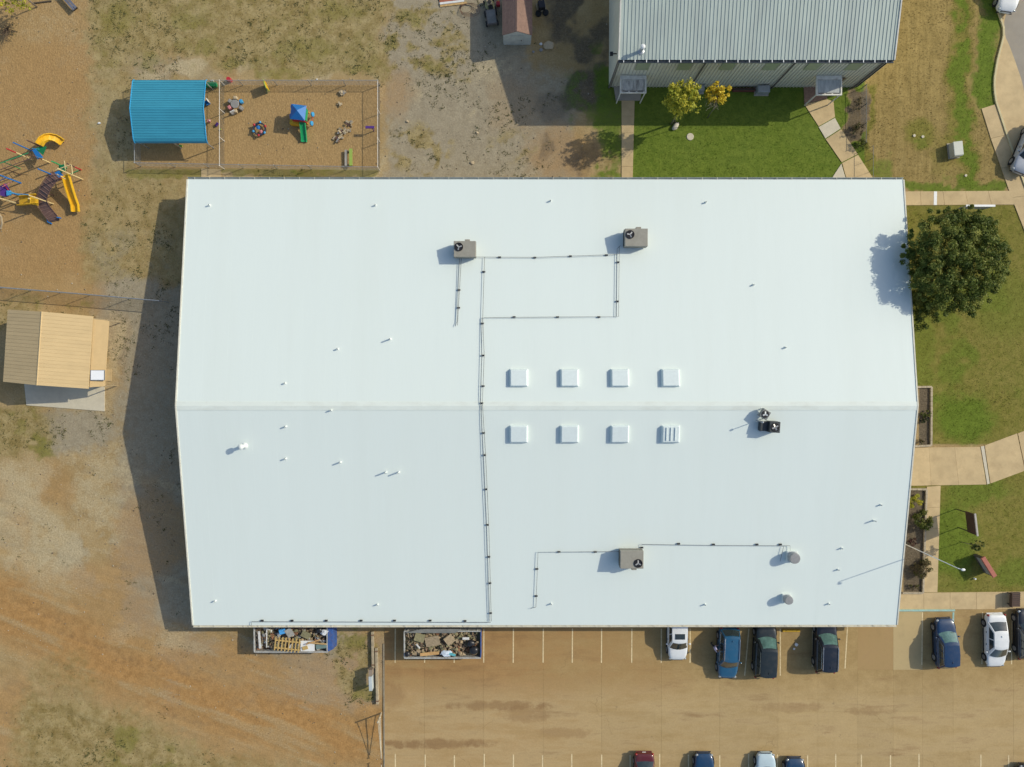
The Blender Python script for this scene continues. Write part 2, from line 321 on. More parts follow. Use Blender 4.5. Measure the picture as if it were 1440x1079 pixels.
gm.loops.add(nf * 4); gm.loops.foreach_set('vertex_index', q.reshape(-1)); gm.polygons.add(nf)
gm.polygons.foreach_set('loop_start', np.arange(0, nf * 4, 4, dtype=np.int32)); gm.polygons.foreach_set('loop_total', np.full(nf, 4, dtype=np.int32)); gm.update(calc_edges=True)
gm.polygons.foreach_set('use_smooth', [True] * nf)
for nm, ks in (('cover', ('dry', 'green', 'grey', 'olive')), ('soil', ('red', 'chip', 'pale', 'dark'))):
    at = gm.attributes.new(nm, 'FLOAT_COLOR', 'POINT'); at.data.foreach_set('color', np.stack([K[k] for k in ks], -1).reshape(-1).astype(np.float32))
def ground_material():
    m = bpy.data.materials.new('ground'); m.use_nodes = True; t = m.node_tree; b = t.nodes['Principled BSDF']; L = t.links.new
    geo = _n(t, 'ShaderNodeNewGeometry')
    def noise(s, d=6, r=.6, vec=None, dist=0.0):
        n = _n(t, 'ShaderNodeTexNoise'); n.inputs['Scale'].default_value = s; n.inputs['Detail'].default_value = d; n.inputs['Roughness'].default_value = r; n.inputs['Distortion'].default_value = dist
        L(vec or geo.outputs['Position'], n.inputs['Vector']); return n.outputs['Fac']
    def rng_(v, a, c, lo=0.0, hi=1.0):
        r = _n(t, 'ShaderNodeMapRange'); r.interpolation_type = 'SMOOTHSTEP'; r.inputs['From Min'].default_value = a; r.inputs['From Max'].default_value = c; r.inputs['To Min'].default_value = lo; r.inputs['To Max'].default_value = hi
        L(v, r.inputs['Value']); return r.outputs['Result']
    def math_(op, a, c):
        n = _n(t, 'ShaderNodeMath', operation=op)
        for i, x in enumerate((a, c)):
            if isinstance(x, (int, float)): n.inputs[i].default_value = x
            else: L(x, n.inputs[i])
        return n.outputs[0]
    def mix(f, a, c, blend='MIX'):
        n = _n(t, 'ShaderNodeMix', data_type='RGBA', blend_type=blend)
        for k, x in (('Factor', f), ('A', a), ('B', c)):
            if isinstance(x, (int, float)): n.inputs[k].default_value = x
            elif isinstance(x, tuple): n.inputs[k].default_value = x + (1,)
            else: L(x, n.inputs[k])
        return n.outputs['Result']
    A = _n(t, 'ShaderNodeAttribute'); A.attribute_name = 'cover'; B = _n(t, 'ShaderNodeAttribute'); B.attribute_name = 'soil'
    sa = _n(t, 'ShaderNodeSeparateColor'); L(A.outputs['Color'], sa.inputs[0]); sb = _n(t, 'ShaderNodeSeparateColor'); L(B.outputs['Color'], sb.inputs[0])
    big = noise(.35, 8, .62); mid = noise(1.6, 8, .68); fine = noise(7, 8, .72); grit = noise(26, 4, .7)
    br = math_('ADD', math_('MULTIPLY', math_('SUBTRACT', mid, .5), 1.3), math_('MULTIPLY', math_('SUBTRACT', fine, .5), .9))
    def rag(v, k=.55): return rng_(math_('ADD', v, math_('MULTIPLY', math_('MULTIPLY', br, k), rng_(v, .02, .25))), .15, .9)
    def soft(v): return math_('MULTIPLY', v, rng_(math_('ADD', big, math_('MULTIPLY', br, .15)), .3, .55, .72, 1.0))
    col = mix(rng_(big, .35, .65), (.34, .235, .105), (.41, .30, .15))
    chipv = _n(t, 'ShaderNodeTexVoronoi'); chipv.inputs['Scale'].default_value = 8.0; cm = _n(t, 'ShaderNodeMapping'); cm.inputs['Scale'].default_value = (1, .55, 1); cm.inputs['Rotation'].default_value = (0, 0, .9)
    L(geo.outputs['Position'], cm.inputs['Vector']); L(cm.outputs['Vector'], chipv.inputs['Vector'])
    chc = mix(rng_(chipv.outputs['Distance'], .1, .75), (.42, .275, .12), (.34, .22, .095))
    col = mix(math_('MULTIPLY', rag(sb.outputs[1], .25), .85), col, chc)
    col = mix(math_('MULTIPLY', rag(sa.outputs[2], .6), .8), col, mix(rng_(mid, .35, .65), (.285, .25, .18), (.35, .31, .225)))
    col = mix(math_('MULTIPLY', rag(sb.outputs[2], .8), .85), col, mix(rng_(fine, .35, .65), (.43, .345, .20), (.49, .405, .25)))
    col = mix(soft(sb.outputs[0]), col, mix(rng_(mid, .35, .65), (.425, .242, .09), (.335, .188, .068)))
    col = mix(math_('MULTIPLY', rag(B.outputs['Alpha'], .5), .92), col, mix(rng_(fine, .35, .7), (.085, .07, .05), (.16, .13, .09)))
    st = _n(t, 'ShaderNodeMapping'); st.inputs['Scale'].default_value = (1.7, .10, 1); L(geo.outputs['Position'], st.inputs['Vector'])
    sxx = _n(t, 'ShaderNodeSeparateXYZ'); L(geo.outputs['Position'], sxx.inputs[0]); ef = rng_(sxx.outputs['X'], 26.0, 31.0)
    strk = math_('ADD', math_('MULTIPLY', math_('ADD', math_('MULTIPLY', noise(1.8, 4, .6, st.outputs['Vector']), .5), math_('MULTIPLY', noise(.8, 8, .7), .5)), ef), math_('MULTIPLY', noise(.9, 9, .72), math_('SUBTRACT', 1.0, ef)))
    dry = mix(rng_(strk, .32, .68), (.215, .16, .052), mix(ef, (.40, .315, .15), (.375, .275, .10))); dry = mix(rng_(fine, .5, .85, 0, .6), dry, (.185, .145, .045))
    col = mix(math_('MULTIPLY', rag(sa.outputs[0], .75), .9), col, dry)
    ol = mix(rng_(mid, .3, .7), (.145, .15, .022), (.235, .205, .048)); ol = mix(rng_(fine, .5, .8, 0, .6), ol, (.115, .135, .018))
    col = mix(math_('MULTIPLY', rag(A.outputs['Alpha'], .5), .92), col, ol)
    gr = mix(rng_(mid, .3, .7), (.08, .145, .012), (.14, .205, .024)); gr = mix(rng_(fine, .45, .8, 0, .7), gr, (.145, .185, .024))
    col = mix(math_('MULTIPLY', rag(sa.outputs[1], .5), .92), col, gr)
    sp = math_('ADD', math_('MULTIPLY', fine, .7), math_('MULTIPLY', grit, .5))
    hv = _n(t, 'ShaderNodeHueSaturation'); L(col, hv.inputs['Color']); L(rng_(sp, .42, .8, .8, 1.18), hv.inputs['Value'])
    L(hv.outputs['Color'], b.inputs['Base Color']); b.inputs['Roughness'].default_value = .95; b.inputs['Specular IOR Level'].default_value = .1
    bp = _n(t, 'ShaderNodeBump'); bp.inputs['Distance'].default_value = .055; bp.inputs['Strength'].default_value = .7
    hh = math_('ADD', math_('ADD', math_('MULTIPLY', mid, 1.0), math_('MULTIPLY', fine, .55)), math_('MULTIPLY', math_('MULTIPLY', chipv.outputs['Distance'], sb.outputs[1]), -.35))
    L(hh, bp.inputs['Height']); L(bp.outputs['Normal'], b.inputs['Normal'])
    return m
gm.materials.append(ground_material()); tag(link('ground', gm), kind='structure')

# ------------------------------------------------ short grass, weeds (nobody could count them)
def on_grid(arr, x, y):
    return arr[np.clip(np.searchsorted(gy, y), 0, ny - 1), np.clip(np.searchsorted(gx, x), 0, nx - 1)]
NOGRASS = []                                                   # filled with paved polygons before scattering
def inside(px_, py_, poly):
    r = np.zeros(px_.shape, bool); n = len(poly)
    for i in range(n):
        x1, y1 = poly[i]; x2, y2 = poly[(i + 1) % n]
        if y1 == y2: continue
        c = ((y1 > py_) != (y2 > py_)) & (px_ < (x2 - x1) * (py_ - y1) / (y2 - y1) + x1); r ^= c
    return r
def tufts(name, label, cat, m, n, weight, h, wd, blades, seed, lean=.6, floor=.25):
    R = np.random.default_rng(seed); x = R.uniform(-50, 50, n); y = R.uniform(-40, 38, n)
    k = on_grid(weight, x, y); keep = R.random(n) < np.clip((k - floor) / (1 - floor), 0, 1)
    for p in NOGRASS: keep &= ~inside(x, y, p)
    x, y = x[keep], y[keep]; n = len(x); sc = R.uniform(.6, 1.4, n)
    x = np.repeat(x, blades); y = np.repeat(y, blades); sc = np.repeat(sc, blades); N = len(x)
    a = R.uniform(0, 2 * np.pi, N); hh = h * sc * R.uniform(.6, 1.2, N); ww = wd * sc * R.uniform(.7, 1.3, N); l = lean * hh * R.uniform(.3, 1.3, N)
    bx = x + R.normal(0, wd * 1.2, N); by = y + R.normal(0, wd * 1.2, N); ca, sa_ = np.cos(a), np.sin(a)
    P = np.zeros((N, 3, 3)); P[:, 0] = np.stack([bx - sa_ * ww / 2, by + ca * ww / 2, np.full(N, -.03)], -1); P[:, 1] = np.stack([bx + sa_ * ww / 2, by - ca * ww / 2, np.full(N, -.03)], -1)
    P[:, 2] = np.stack([bx + ca * l, by + sa_ * l, hh], -1)
    o = quads_mesh(name, P, R.random(N), m); return tag(o, label, cat, kind='stuff')
# ---------------------------------------------------------------- paving
CONC = mat('pale_concrete', (.54, .405, .215), .85, var=.11, scale=.8, bump=.006, bscale=14, rand=.05, dirt=(.36, .255, .13), dirt_amt=.5, dirt_scale=.9)
CONCG = mat('grey_concrete', (.37, .335, .27), .85, var=.12, scale=.9, bump=.006, rand=.06, dirt=(.24, .2, .15), dirt_amt=.5)
CONCN = mat('fresh_concrete', (.58, .52, .39), .8, var=.07, scale=2, bump=.004)
LOTB = mat('brown_patch_concrete', (.385, .255, .105), .85, var=.14, scale=.5, bump=.005, dirt=(.27, .17, .08), dirt_amt=.6, dirt_scale=.5)
def lot_material():
    m = bpy.data.materials.new('parking_concrete'); m.use_nodes = True; t = m.node_tree; b = t.nodes['Principled BSDF']; L = t.links.new
    geo = _n(t, 'ShaderNodeNewGeometry'); sx = _n(t, 'ShaderNodeSeparateXYZ'); L(geo.outputs['Position'], sx.inputs[0])
    def noise(s, d, r, sc=(1, 1, 1), rot=0.0):
        mp = _n(t, 'ShaderNodeMapping'); mp.inputs['Scale'].default_value = sc; mp.inputs['Rotation'].default_value = (0, 0, rot); L(geo.outputs['Position'], mp.inputs['Vector'])
        n = _n(t, 'ShaderNodeTexNoise'); n.inputs['Scale'].default_value = s; n.inputs['Detail'].default_value = d; n.inputs['Roughness'].default_value = r; L(mp.outputs['Vector'], n.inputs['Vector']); return n.outputs['Fac']
    def rg(v, a, c, lo=0.0, hi=1.0):
        r = _n(t, 'ShaderNodeMapRange'); r.interpolation_type = 'SMOOTHSTEP'; r.inputs['From Min'].default_value = a; r.inputs['From Max'].default_value = c; r.inputs['To Min'].default_value = lo; r.inputs['To Max'].default_value = hi; L(v, r.inputs['Value']); return r.outputs['Result']
    def mt(op, a, c):
        n = _n(t, 'ShaderNodeMath', operation=op)
        for i, x in enumerate((a, c)):
            if isinstance(x, (int, float)): n.inputs[i].default_value = x
            else: L(x, n.inputs[i])
        return n.outputs[0]
    def mix(f, a, c):
        n = _n(t, 'ShaderNodeMix', data_type='RGBA')
        for k, x in (('Factor', f), ('A', a), ('B', c)):
            if isinstance(x, tuple): n.inputs[k].default_value = x + (1,)
            else: L(x, n.inputs[k])
        return n.outputs['Result']
    big = noise(.16, 6, .6); mid = noise(.8, 8, .66); streak = noise(.7, 7, .68, (.22, 1, 1), .05); fine = noise(7, 6, .7)
    col = mix(rg(mid, .32, .68), (.345, .235, .098), (.415, .29, .128))
    west = mt('MULTIPLY', rg(mt('ADD', sx.outputs['X'], mt('MULTIPLY', mt('SUBTRACT', big, .5), 30)), 20, -2), rg(streak, .28, .6, .35, 1.0))
    col = mix(mt('MULTIPLY', west, .85), col, mix(rg(mid, .35, .65), (.385, .222, .088), (.31, .175, .068)))
    south = mt('MULTIPLY', rg(sx.outputs['Y'], -28.0, -31.5), rg(streak, .3, .65, .2, .9))                 # paler, less driven over end of the bays
    col = mix(south, col, (.47, .345, .175))
    col = mix(rg(streak, .52, .72, 0, .65), col, (.25, .15, .065))                                        # silt washed along the fall of the slab
    col = mix(rg(noise(2.6, 9, .8, (.5, 1, 1), .2), .63, .74, 0, .6), col, (.22, .135, .065))              # flecks of mud
    col = mix(rg(noise(1.1, 5, .6), .66, .74, 0, .5), col, (.17, .125, .075))                               # drips under parked cars
    v = _n(t, 'ShaderNodeTexVoronoi'); v.feature = 'DISTANCE_TO_EDGE'; v.inputs['Scale'].default_value = .13
    vv = _n(t, 'ShaderNodeVectorMath', operation='ADD'); ns = _n(t, 'ShaderNodeTexNoise'); ns.inputs['Scale'].default_value = .9; ns.inputs['Detail'].default_value = 6; L(geo.outputs['Position'], ns.inputs['Vector']); sc_ = _n(t, 'ShaderNodeVectorMath', operation='SCALE'); sc_.inputs['Scale'].default_value = 1.8; L(ns.outputs['Color'], sc_.inputs[0]); L(geo.outputs['Position'], vv.inputs[0]); L(sc_.outputs[0], vv.inputs[1]); L(vv.outputs[0], v.inputs['Vector'])
    col = mix(mt('MULTIPLY', rg(v.outputs['Distance'], .006, .0), rg(big, .5, .66, 0, .5)), col, (.18, .115, .055))   # cracks
    for u, v_, ru, rv, k in ((700, 992, 70, 7, .6), (610, 1046, 85, 7, .75), (740, 1004, 34, 13, .45), (552, 965, 16, 34, .45), (790, 1030, 40, 8, .4), (1110, 995, 60, 7, .35), (1225, 1000, 36, 6, .4), (640, 905, 60, 6, .35)):   # old mud stains
        c = W(u, v_); dx = mt('DIVIDE', mt('SUBTRACT', sx.outputs['X'], c.x), ru * .0645); dy = mt('DIVIDE', mt('SUBTRACT', sx.outputs['Y'], c.y), rv * .0645)
        d2 = mt('ADD', mt('MULTIPLY', dx, dx), mt('MULTIPLY', dy, dy)); col = mix(mt('MULTIPLY', rg(mt('ADD', d2, mt('MULTIPLY', mt('SUBTRACT', mid, .5), 5.0)), 1.5, .2, 0, k), rg(streak, .3, .55, .4, 1.0)), col, (.235, .135, .058))
    oi = _n(t, 'ShaderNodeObjectInfo'); hv = _n(t, 'ShaderNodeHueSaturation'); L(col, hv.inputs['Color']); L(mt('MULTIPLY', rg(oi.outputs['Random'], 0, 1, .965, 1.03), rg(fine, .35, .7, .94, 1.05)), hv.inputs['Value'])
    L(hv.outputs['Color'], b.inputs['Base Color']); b.inputs['Roughness'].default_value = .88; b.inputs['Specular IOR Level'].default_value = .2
    bp = _n(t, 'ShaderNodeBump'); bp.inputs['Distance'].default_value = .008; L(fine, bp.inputs['Height']); L(bp.outputs['Normal'], b.inputs['Normal'])
    return m
LOT = lot_material(); LOTR = LOTP = LOT; LOTW = mat('pale_patch', (.48, .36, .175), .85, var=.14, scale=.6, bump=.005, dirt=(.33, .235, .115), dirt_amt=.6, dirt_scale=.6)
STRIPE = mat('worn_line_paint', (.72, .58, .33), .8, var=.12, scale=5, dirt=(.36, .27, .16), dirt_amt=.75, dirt_scale=3.5)
def shrink(poly, g):
    cx_ = sum(p[0] for p in poly) / len(poly); cy_ = sum(p[1] for p in poly) / len(poly); out = []
    for x, y in poly:
        d = math.hypot(x - cx_, y - cy_) or 1; out.append((x - (x - cx_) / d * g, y - (y - cy_) / d * g))
    return out
def struct(name):
    o = bpy.data.objects.new(name, None); C.objects.link(o); o['kind'] = 'structure'; return o
def lerp2(a, b, t): return (a[0] + (b[0] - a[0]) * t, a[1] + (b[1] - a[1]) * t)
def resample(pts, n):
    d = [0]
    for a, b in zip(pts[:-1], pts[1:]): d.append(d[-1] + math.dist(a, b))
    out = []
    for i in range(n + 1):
        s = d[-1] * i / n; j = max(k for k in range(len(d)) if d[k] <= s + 1e-9); j = min(j, len(pts) - 2)
        out.append(lerp2(pts[j], pts[j + 1], (s - d[j]) / (d[j + 1] - d[j] + 1e-12)))
    return out
def walk(name, left, right, n, m=CONC, special=None, top=.04, px=True):
    root = struct(name)
    if px: left = [W2(*p) for p in left]; right = [W2(*p) for p in right]
    a, b = resample(left, n), resample(right, n)
    for i in range(n):
        poly = [a[i], a[i + 1], b[i + 1], b[i]]; NOGRASS.append(poly)
        MB().prism(shrink(poly, .012), -.12, top + random.uniform(-.003, .003)).build('slab', (special or {}).get(i, m), root)
    return root
def plate(root, poly, m, name='slab', top=.04, px=True):
    if px: poly = [W2(*p) for p in poly]
    NOGRASS.append(poly); return MB().prism(shrink(poly, .006), -.12, top + random.uniform(-.002, .002)).build(name, m, root)
walk('lawn_path', [(874, 140), (874, 258)], [(892.5, 140), (889.5, 258)], 5)
p = walk('diagonal_path', [(1150.5, 178.5), (1183.5, 228.6), (1192, 258)], [(1174, 163.5), (1182.6, 180), (1232, 258)], 1, CONC); 
for ch in list(p.children): bpy.data.objects.remove(ch, do_unlink=True)
NOGRASS.pop()
plate(p, [(1131, 147), (1163, 140), (1172, 143), (1174, 165), (1151, 178)], CONC)
plate(p, [(1151, 179), (1174, 166), (1182, 181), (1160.5, 195)], CONCN)
plate(p, [(1161, 196), (1182.6, 182), (1206, 217), (1183.5, 228.6)], CONC); plate(p, [(1184, 229.5), (1206.4, 218), (1232, 258), (1192, 258)], CONC)
plate(p, [(1183, 230.5), (1191, 258), (1165, 258)], CONCN)
MB().prism([W2(*q) for q in ((1130, 119), (1162, 119), (1163, 139.5), (1131, 146.5))], -.1, .06).build('slab', mat('brick_paver', (.30, .19, .135), .9, var=.2, scale=6), p)
walk('east_path', [(1262, 269.5), (1421, 268.5)], [(1262, 289), (1427, 288)], 5, CONC)
p = walk('roadside_path', [(1380, 153), (1393, 195), (1422, 278), (1470, 400)], [(1399, 147), (1418, 197), (1441, 262), (1500, 400)], 6, CONC)
p = walk('entrance_path', [(1270, 629.5), (1378, 628.5)], [(1270, 683.5), (1387, 681.5)], 3, CONC)
plate(p, [(1379, 628), (1383.5, 627), (1391.5, 680), (1388, 681.3)], CONCN); plate(p, [(1384.5, 626.5), (1430, 609.5), (1441, 662), (1392.5, 680)], CONC); plate(p, [(1431, 609.5), (1500, 584), (1510, 640), (1442, 662)], CONC)
walk('side_path', [(1303, 684.5), (1298, 833)], [(1322.5, 683), (1318, 833)], 5, CONC)
p = walk('front_path', [(1262, 834), (1520, 831)], [(1262, 857), (1520, 857)], 7, CONC)
walk('playground_path', [(283, 237), (283, 262)], [(311, 238), (311, 262)], 1, CONC)
p = struct('shed_pad'); plate(p, [(34, 536), (147.5, 528), (147.5, 578.5), (37.5, 570)], CONCN, top=.05); plate(p, [(148, 519), (157.5, 519.5), (157, 536), (147.8, 536)], CONC, top=.06)
a, b = W(1313, 269.6), W(1317, 289)
MB().ext(a.x, b.x, b.y + .02, a.y, .036, .048).build('painted_stripe', WHITE, bpy.data.objects['east_path'])

# road with kerb in the northeast corner
kerb = [(1392, -40), (1398, 0), (1405, 22), (1411, 41), (1410.5, 53), (1405.7, 71), (1401.6, 87), (1398, 110), (1397.5, 125), (1400, 143), (1417.5, 197), (1441, 262), (1500, 400)]
kw = [W2(*q) for q in kerb]; kw = resample(kw, 40)
rd = struct('road')
far = [(kw[-1][0] + 14, kw[-1][1]), (kw[0][0] + 24, kw[0][1] + 5)]
def strip_between(a, b, z, name, m, parent):
    P = [(x, y, z) for x, y in a] + [(x, y, z) for x, y in b[::-1]]; mb = MB()
    n = len(a)
    for i in range(n - 1): mb.quad((*a[i], z), (*b[i], z), (*b[i + 1], z), (*a[i + 1], z))
    NOGRASS.append([*a, *b[::-1]]); return mb.build(name, m, parent)
ap = [W2(*q) for q in ((1430, -40), (1420, 0), (1412, 30), (1411.5, 47), (1414, 53), (1420, 66), (1424, 77), (1428, 88), (1433, 103), (1437, 114), (1442, 140), (1462, 200), (1490, 270), (1560, 400))]
ap = resample(ap, 40); strip_between(kw, ap, .022, 'concrete_apron', CONC, rd)
strip_between(ap, [(x + 22, y) for x, y in ap], .018, 'road_surface', mat('road_surface', (.31, .275, .22), .9, var=.1, scale=.7, bump=.006, dirt=(.4, .32, .22), dirt_amt=.4), rd)
for i in range(0, 40, 4):
    MB().sweep([(x, y, 0) for x, y in kw[i:i + 5]], [(-.09, -.1), (.09, -.1), (.08, .12), (-.08, .12)]).build('kerb_stone', mat('kerb_paint', (.58, .50, .28), .8, var=.12, scale=4, dirt=(.4, .32, .2), dirt_amt=.5, dirt_scale=2), rd)

# parking lot: concrete panels, clay washed over the west side
lot = struct('parking_lot')
xs = [541, 597, 680, 764, 846, 930, 1012, 1094, 1150, 1206, 1256, 1297, 1340, 1425, 1510, 1600]
ys = [857.5, 942, 1001, 1062, 1120, 1190]
for i in range(len(xs) - 1):
    for j in range(len(ys) - 1):
        m = LOTR if (i < 4 and j < 3) or (i < 2) else LOT
        if j in (3, 4): m = LOTP if i > 1 else LOT
        if i == 9 and j == 0: m = LOTB
        if i == 10 and j == 0: m = LOTW
        if j == 2 and i > 8: m = LOTP
        plate(lot, [(xs[i], ys[j]), (xs[i + 1], ys[j]), (xs[i + 1], ys[j + 1]), (xs[i], ys[j + 1])], m, top=.03)
def stripe(x0, y0, x1, y1, wd=.1, m=STRIPE, z=.0365):
    a, b = W(x0, y0), W(x1, y1); d = (b - a); n = Vector((-d.y, d.x, 0)).normalized() * wd / 2
    MB().quad(*[(q.x, q.y, z) for q in (a + n, a - n, b - n, b + n)]).build('parking_line', m, lot)
for x in (556, 597.5, 639, 680.5, 722, 764, 805, 846, 888.5, 930, 970.5, 1010): stripe(x, 884, x - .3, 932)
stripe(1053, 884, 1047, 950); stripe(1097, 884, 1097, 950); stripe(1142.5, 884, 1142, 938); stripe(1191.5, 882, 1188, 940)
for x, y in ((1297, 935), (1340.5, 900), (1381.5, 934), (1423, 934)): stripe(x, 861, x - 1, y)
for k, x in enumerate((556, 598, 639, 681, 722, 763, 804, 846, 886, 927.5, 968, 1012, 1052.5, 1093, 1135.5, 1175, 1211, 1252, 1292, 1379, 1418)): stripe(x, 1060 + (k % 3), x, 1120, .11)
TEAL = mat('teal_paint', (.30, .50, .44), .7, var=.14, scale=4, dirt=(.4, .36, .25), dirt_amt=.5, dirt_scale=3)
a, b = W(1262, 858.5), W(1342, 857.8)
MB().box(((a.x + b.x) / 2, (a.y + b.y) / 2, .06), (b.x - a.x, .17, .12)).build('painted_kerb', TEAL, lot, bevel=.015)
stripe(1340.5, 861, 1340, 876, .16, TEAL, .041)
# edge kerb on the west side of the lot
a, b = W(540, 905), W(540, 1190); MB().ext(a.x - .08, a.x + .04, b.y, a.y, -.1, .06).build('kerb_edge', mat('grey_edge', (.28, .24, .17), .9, var=.2, scale=3), lot)

# ---------------------------------------------------------------- the white-roofed building
BX, BY, BL, BW, HE, HR = 3.040, -3.448, 61.84, 38.81, 2.674, 5.33
def zr(y): return HE + (HR - HE) * (1 - abs(y - BY) / (BW / 2))
def R(px, py, dz=0.0):
    z = 4.0
    for _ in range(8): p = W(px, py, z); z = zr(p.y) + dz
    return W(px, py, z)
ROOF = mat('white_roof_coating', (.695, .765, .72), .55, var=.007, scale=.9, stretch=(1.0, .06, 1), dirt=(.63, .68, .61), dirt_amt=.22, dirt_scale=.22, bump=.003, bscale=6)
TRIM = mat('cream_trim', (.66, .63, .52), .6, var=.08, scale=3, dirt=(.4, .38, .3), dirt_amt=.5, dirt_scale=2)
WALL = mat('cream_metal_wall', (.55, .52, .44), .65, var=.06, scale=1)
bld = thing('community_building', 'long low building under a broad white gabled roof with pipes and skylights', 'building', (BX, BY, 0))
x0, x1, yS, yN = -BL / 2, BL / 2, -BW / 2, BW / 2
i_ = .3; wz = HE - .14 + (HR - HE) * i_ / (BW / 2)
for nm, a, b in (('wall', (x0 + i_, yS + i_), (x1 - i_, yS + i_)), ('wall', (x0 + i_, yN - i_), (x1 - i_, yN - i_))):
    MB().ext(a[0], b[0], a[1] - .1, a[1] + .1, -.1, wz).build(nm, WALL, bld)
for sx in (x0 + i_, x1 - i_):
    gz = HR - .16; P = [(yS + i_ + .1, -.1), (yN - i_ - .1, -.1), (yN - i_ - .1, wz), (0, gz), (yS + i_ + .1, wz)]
    mb = MB(); n = 5; mb.add([(sx - .1, y, z) for y, z in P] + [(sx + .1, y, z) for y, z in P], [(0, 1, 2, 3, 4), (9, 8, 7, 6, 5)] + [(k, k + 5, (k + 1) % 5 + 5, (k + 1) % 5) for k in range(5)]); mb.build('wall', WALL, bld)
roofs = {}
for s in (-1, 1):
    mb = MB(); yE = s * BW / 2; nseg = 60; rs_ = random.Random(5)
    # membrane sheets laid side by side, each lap a few millimetres proud
    cut_ = [x0 + BL * k / nseg for k in range(nseg + 1)]
    for k in range(nseg):
        a, b = cut_[k], cut_[k + 1]; e = .0015 * (k % 2)
        mb.slab([(a, yE, HE + e), (b, yE, HE + e), (b, s * .02, HR - .0027 + e), (a, s * .02, HR - .0027 + e)], .1)
    roofs[s] = mb.build('roof_slope', ROOF, bld)
    for sx in (x0, x1):
        d = .05 if sx > 0 else -.05
        MB().slab([(sx - d * 1.2, yE, HE + .045), (sx + d, yE, HE + .045), (sx + d, 0, HR + .045), (sx - d * 1.2, 0, HR + .045)], .2).build('rake_trim', TRIM, bld)
mb = MB()
for s in (-1, 1): mb.slab([(x0, 0, HR + .028), (x1, 0, HR + .028), (x1, s * .36, HR - .022), (x0, s * .36, HR - .022)], .02)
mb.build('ridge_cap', mat('ridge_coating', (.70, .755, .69), .6, var=.03, scale=1.2, dirt=(.5, .5, .42), dirt_amt=.35, dirt_scale=1.1, stretch=(.5, 1, 1)), bld)
for s in (-1, 1):
    g = MB(); yy = s * (BW / 2 + .1)
    g.add([(x, yy + dy, z) for x in (x0, x1) for dy, z in ((-.1, HE - .16), (.1, HE - .16), (.1, HE - .005), (.075, HE - .005), (.075, HE - .13), (-.075, HE - .13), (-.075, HE - .015), (-.1, HE - .015))],
          [(k, (k + 1) % 8, (k + 1) % 8 + 8, k + 8) for k in range(8)] + [tuple(range(8)), tuple(range(15, 7, -1))])
    go = g.build('gutter', TRIM if s < 0 else mat('grey_gutter', (.36, .40, .38), .55, var=.15, scale=3), bld)
    hm = MB().box((0, 0, 0), (.04, .2, .02)).mesh('gutter_strap', TRIM)
    for k in range(48): link('gutter_strap', hm, go, (x0 + BL * (k + .5) / 48, yy, HE + .006))
    for k in range(6): MB().ext(x0 + BL * (k + .5) / 6 - .05, x0 + BL * (k + .5) / 6 + .05, yy - .05 - s * .12, yy + .05 - s * .12, 0, HE - .16).build('downspout', TRIM, bld)
DOOR = mat('grey_door', (.2, .22, .22), .5); GLASSB = mat('building_glass', (.03, .045, .05), .08, spec=.6)
mb = MB().ext(x1 - i_ + .1, x1 - i_ + .16, -5.7, -3.9, 0, 2.15); d_ = mb.build('door', DOOR, bld); MB().ext(x1 - i_ + .162, x1 - i_ + .17, -5.6, -4.0, .9, 2.0).build('pane', GLASSB, d_)
# roof lights and vents are built into the roof
def roof_local(px, py, dz=0.0): p = R(px, py, dz); return p - Vector((BX, BY, 0))
sk = mat('skylight_white', (.66, .735, .72), .5, var=.04, scale=4)
SL = (HR - HE) / (BW / 2)
for j, (yy, s) in enumerate(((531.5, 1), (611, -1))):
    for i, xx in enumerate((729.5, 801, 872, 943.5)):
        c = roof_local(xx, yy, .28); b0 = c.z - .45
        mb = MB(); tx, ty = .68, .66
        def zz(dy, up): return zr(c.y + BY + dy) + up
        lo = [(c.x + a * (tx + .12), c.y + b * (ty + .1), zz(b * (ty + .1), -.05)) for a, b in ((-1, -1), (1, -1), (1, 1), (-1, 1))]
        hi = [(c.x + a * tx, c.y + b * ty, zz(b * ty, .34)) for a, b in ((-1, -1), (1, -1), (1, 1), (-1, 1))]
        mb.add(lo + hi, [(3, 2, 1, 0), (4, 5, 6, 7)] + [(k, (k + 1) % 4, (k + 1) % 4 + 4, k + 4) for k in range(4)])
        o = mb.build('skylight', sk, roofs[s], bevel=.05)
        if j == 1 and i == 3:
            for k in range(3): MB().box((c.x - .38 + k * .36, c.y + .02, zz(.02, .375)), (.09, 1.12, .07), rx=-s * math.atan(SL)).build('batten', sk, o, bevel=.02)
vm = mat('vent_white', (.66, .70, .67), .5, var=.05)
for px_, py_, h in ((295, 289, .3), (528, 289, .28), (774, 283, .28), (992, 285, .28), (475, 491, .3), (549, 477, .62), (401, 539, .28), (1059, 401, .25), (1104, 489, .25), (466, 577, .35), (402, 600, .35), (402, 645, .35), (479, 650, .5), (543, 664, .65), (561, 664, .65), (303, 845, .3), (531, 850, .3), (775, 849, .3), (991, 850, .3), (1165, 849, .28), (1238, 710, .28), (1228, 732, .5), (1183, 771, .28), (1178, 801, .28)):
    c = roof_local(px_, py_); s = 1 if c.y > 0 else -1
    o = MB().lathe((c.x, c.y, c.z - .03), [(.12, 0), (.11, .04), (.065, .09), (.06, h), (.05, h), (.045, h - .1)], 12).build('vent_pipe', vm, roofs[s], smooth=False)
c = roof_local(344, 627); o = MB().lathe((c.x, c.y, c.z - .03), [(.3, 0), (.28, .06), (.15, .16), (.13, .75), (.13, .8), (.24, .82), (.24, .98), (.1, 1.08), (.01, 1.1)], 18).build('vent_pipe', vm, roofs[-1])

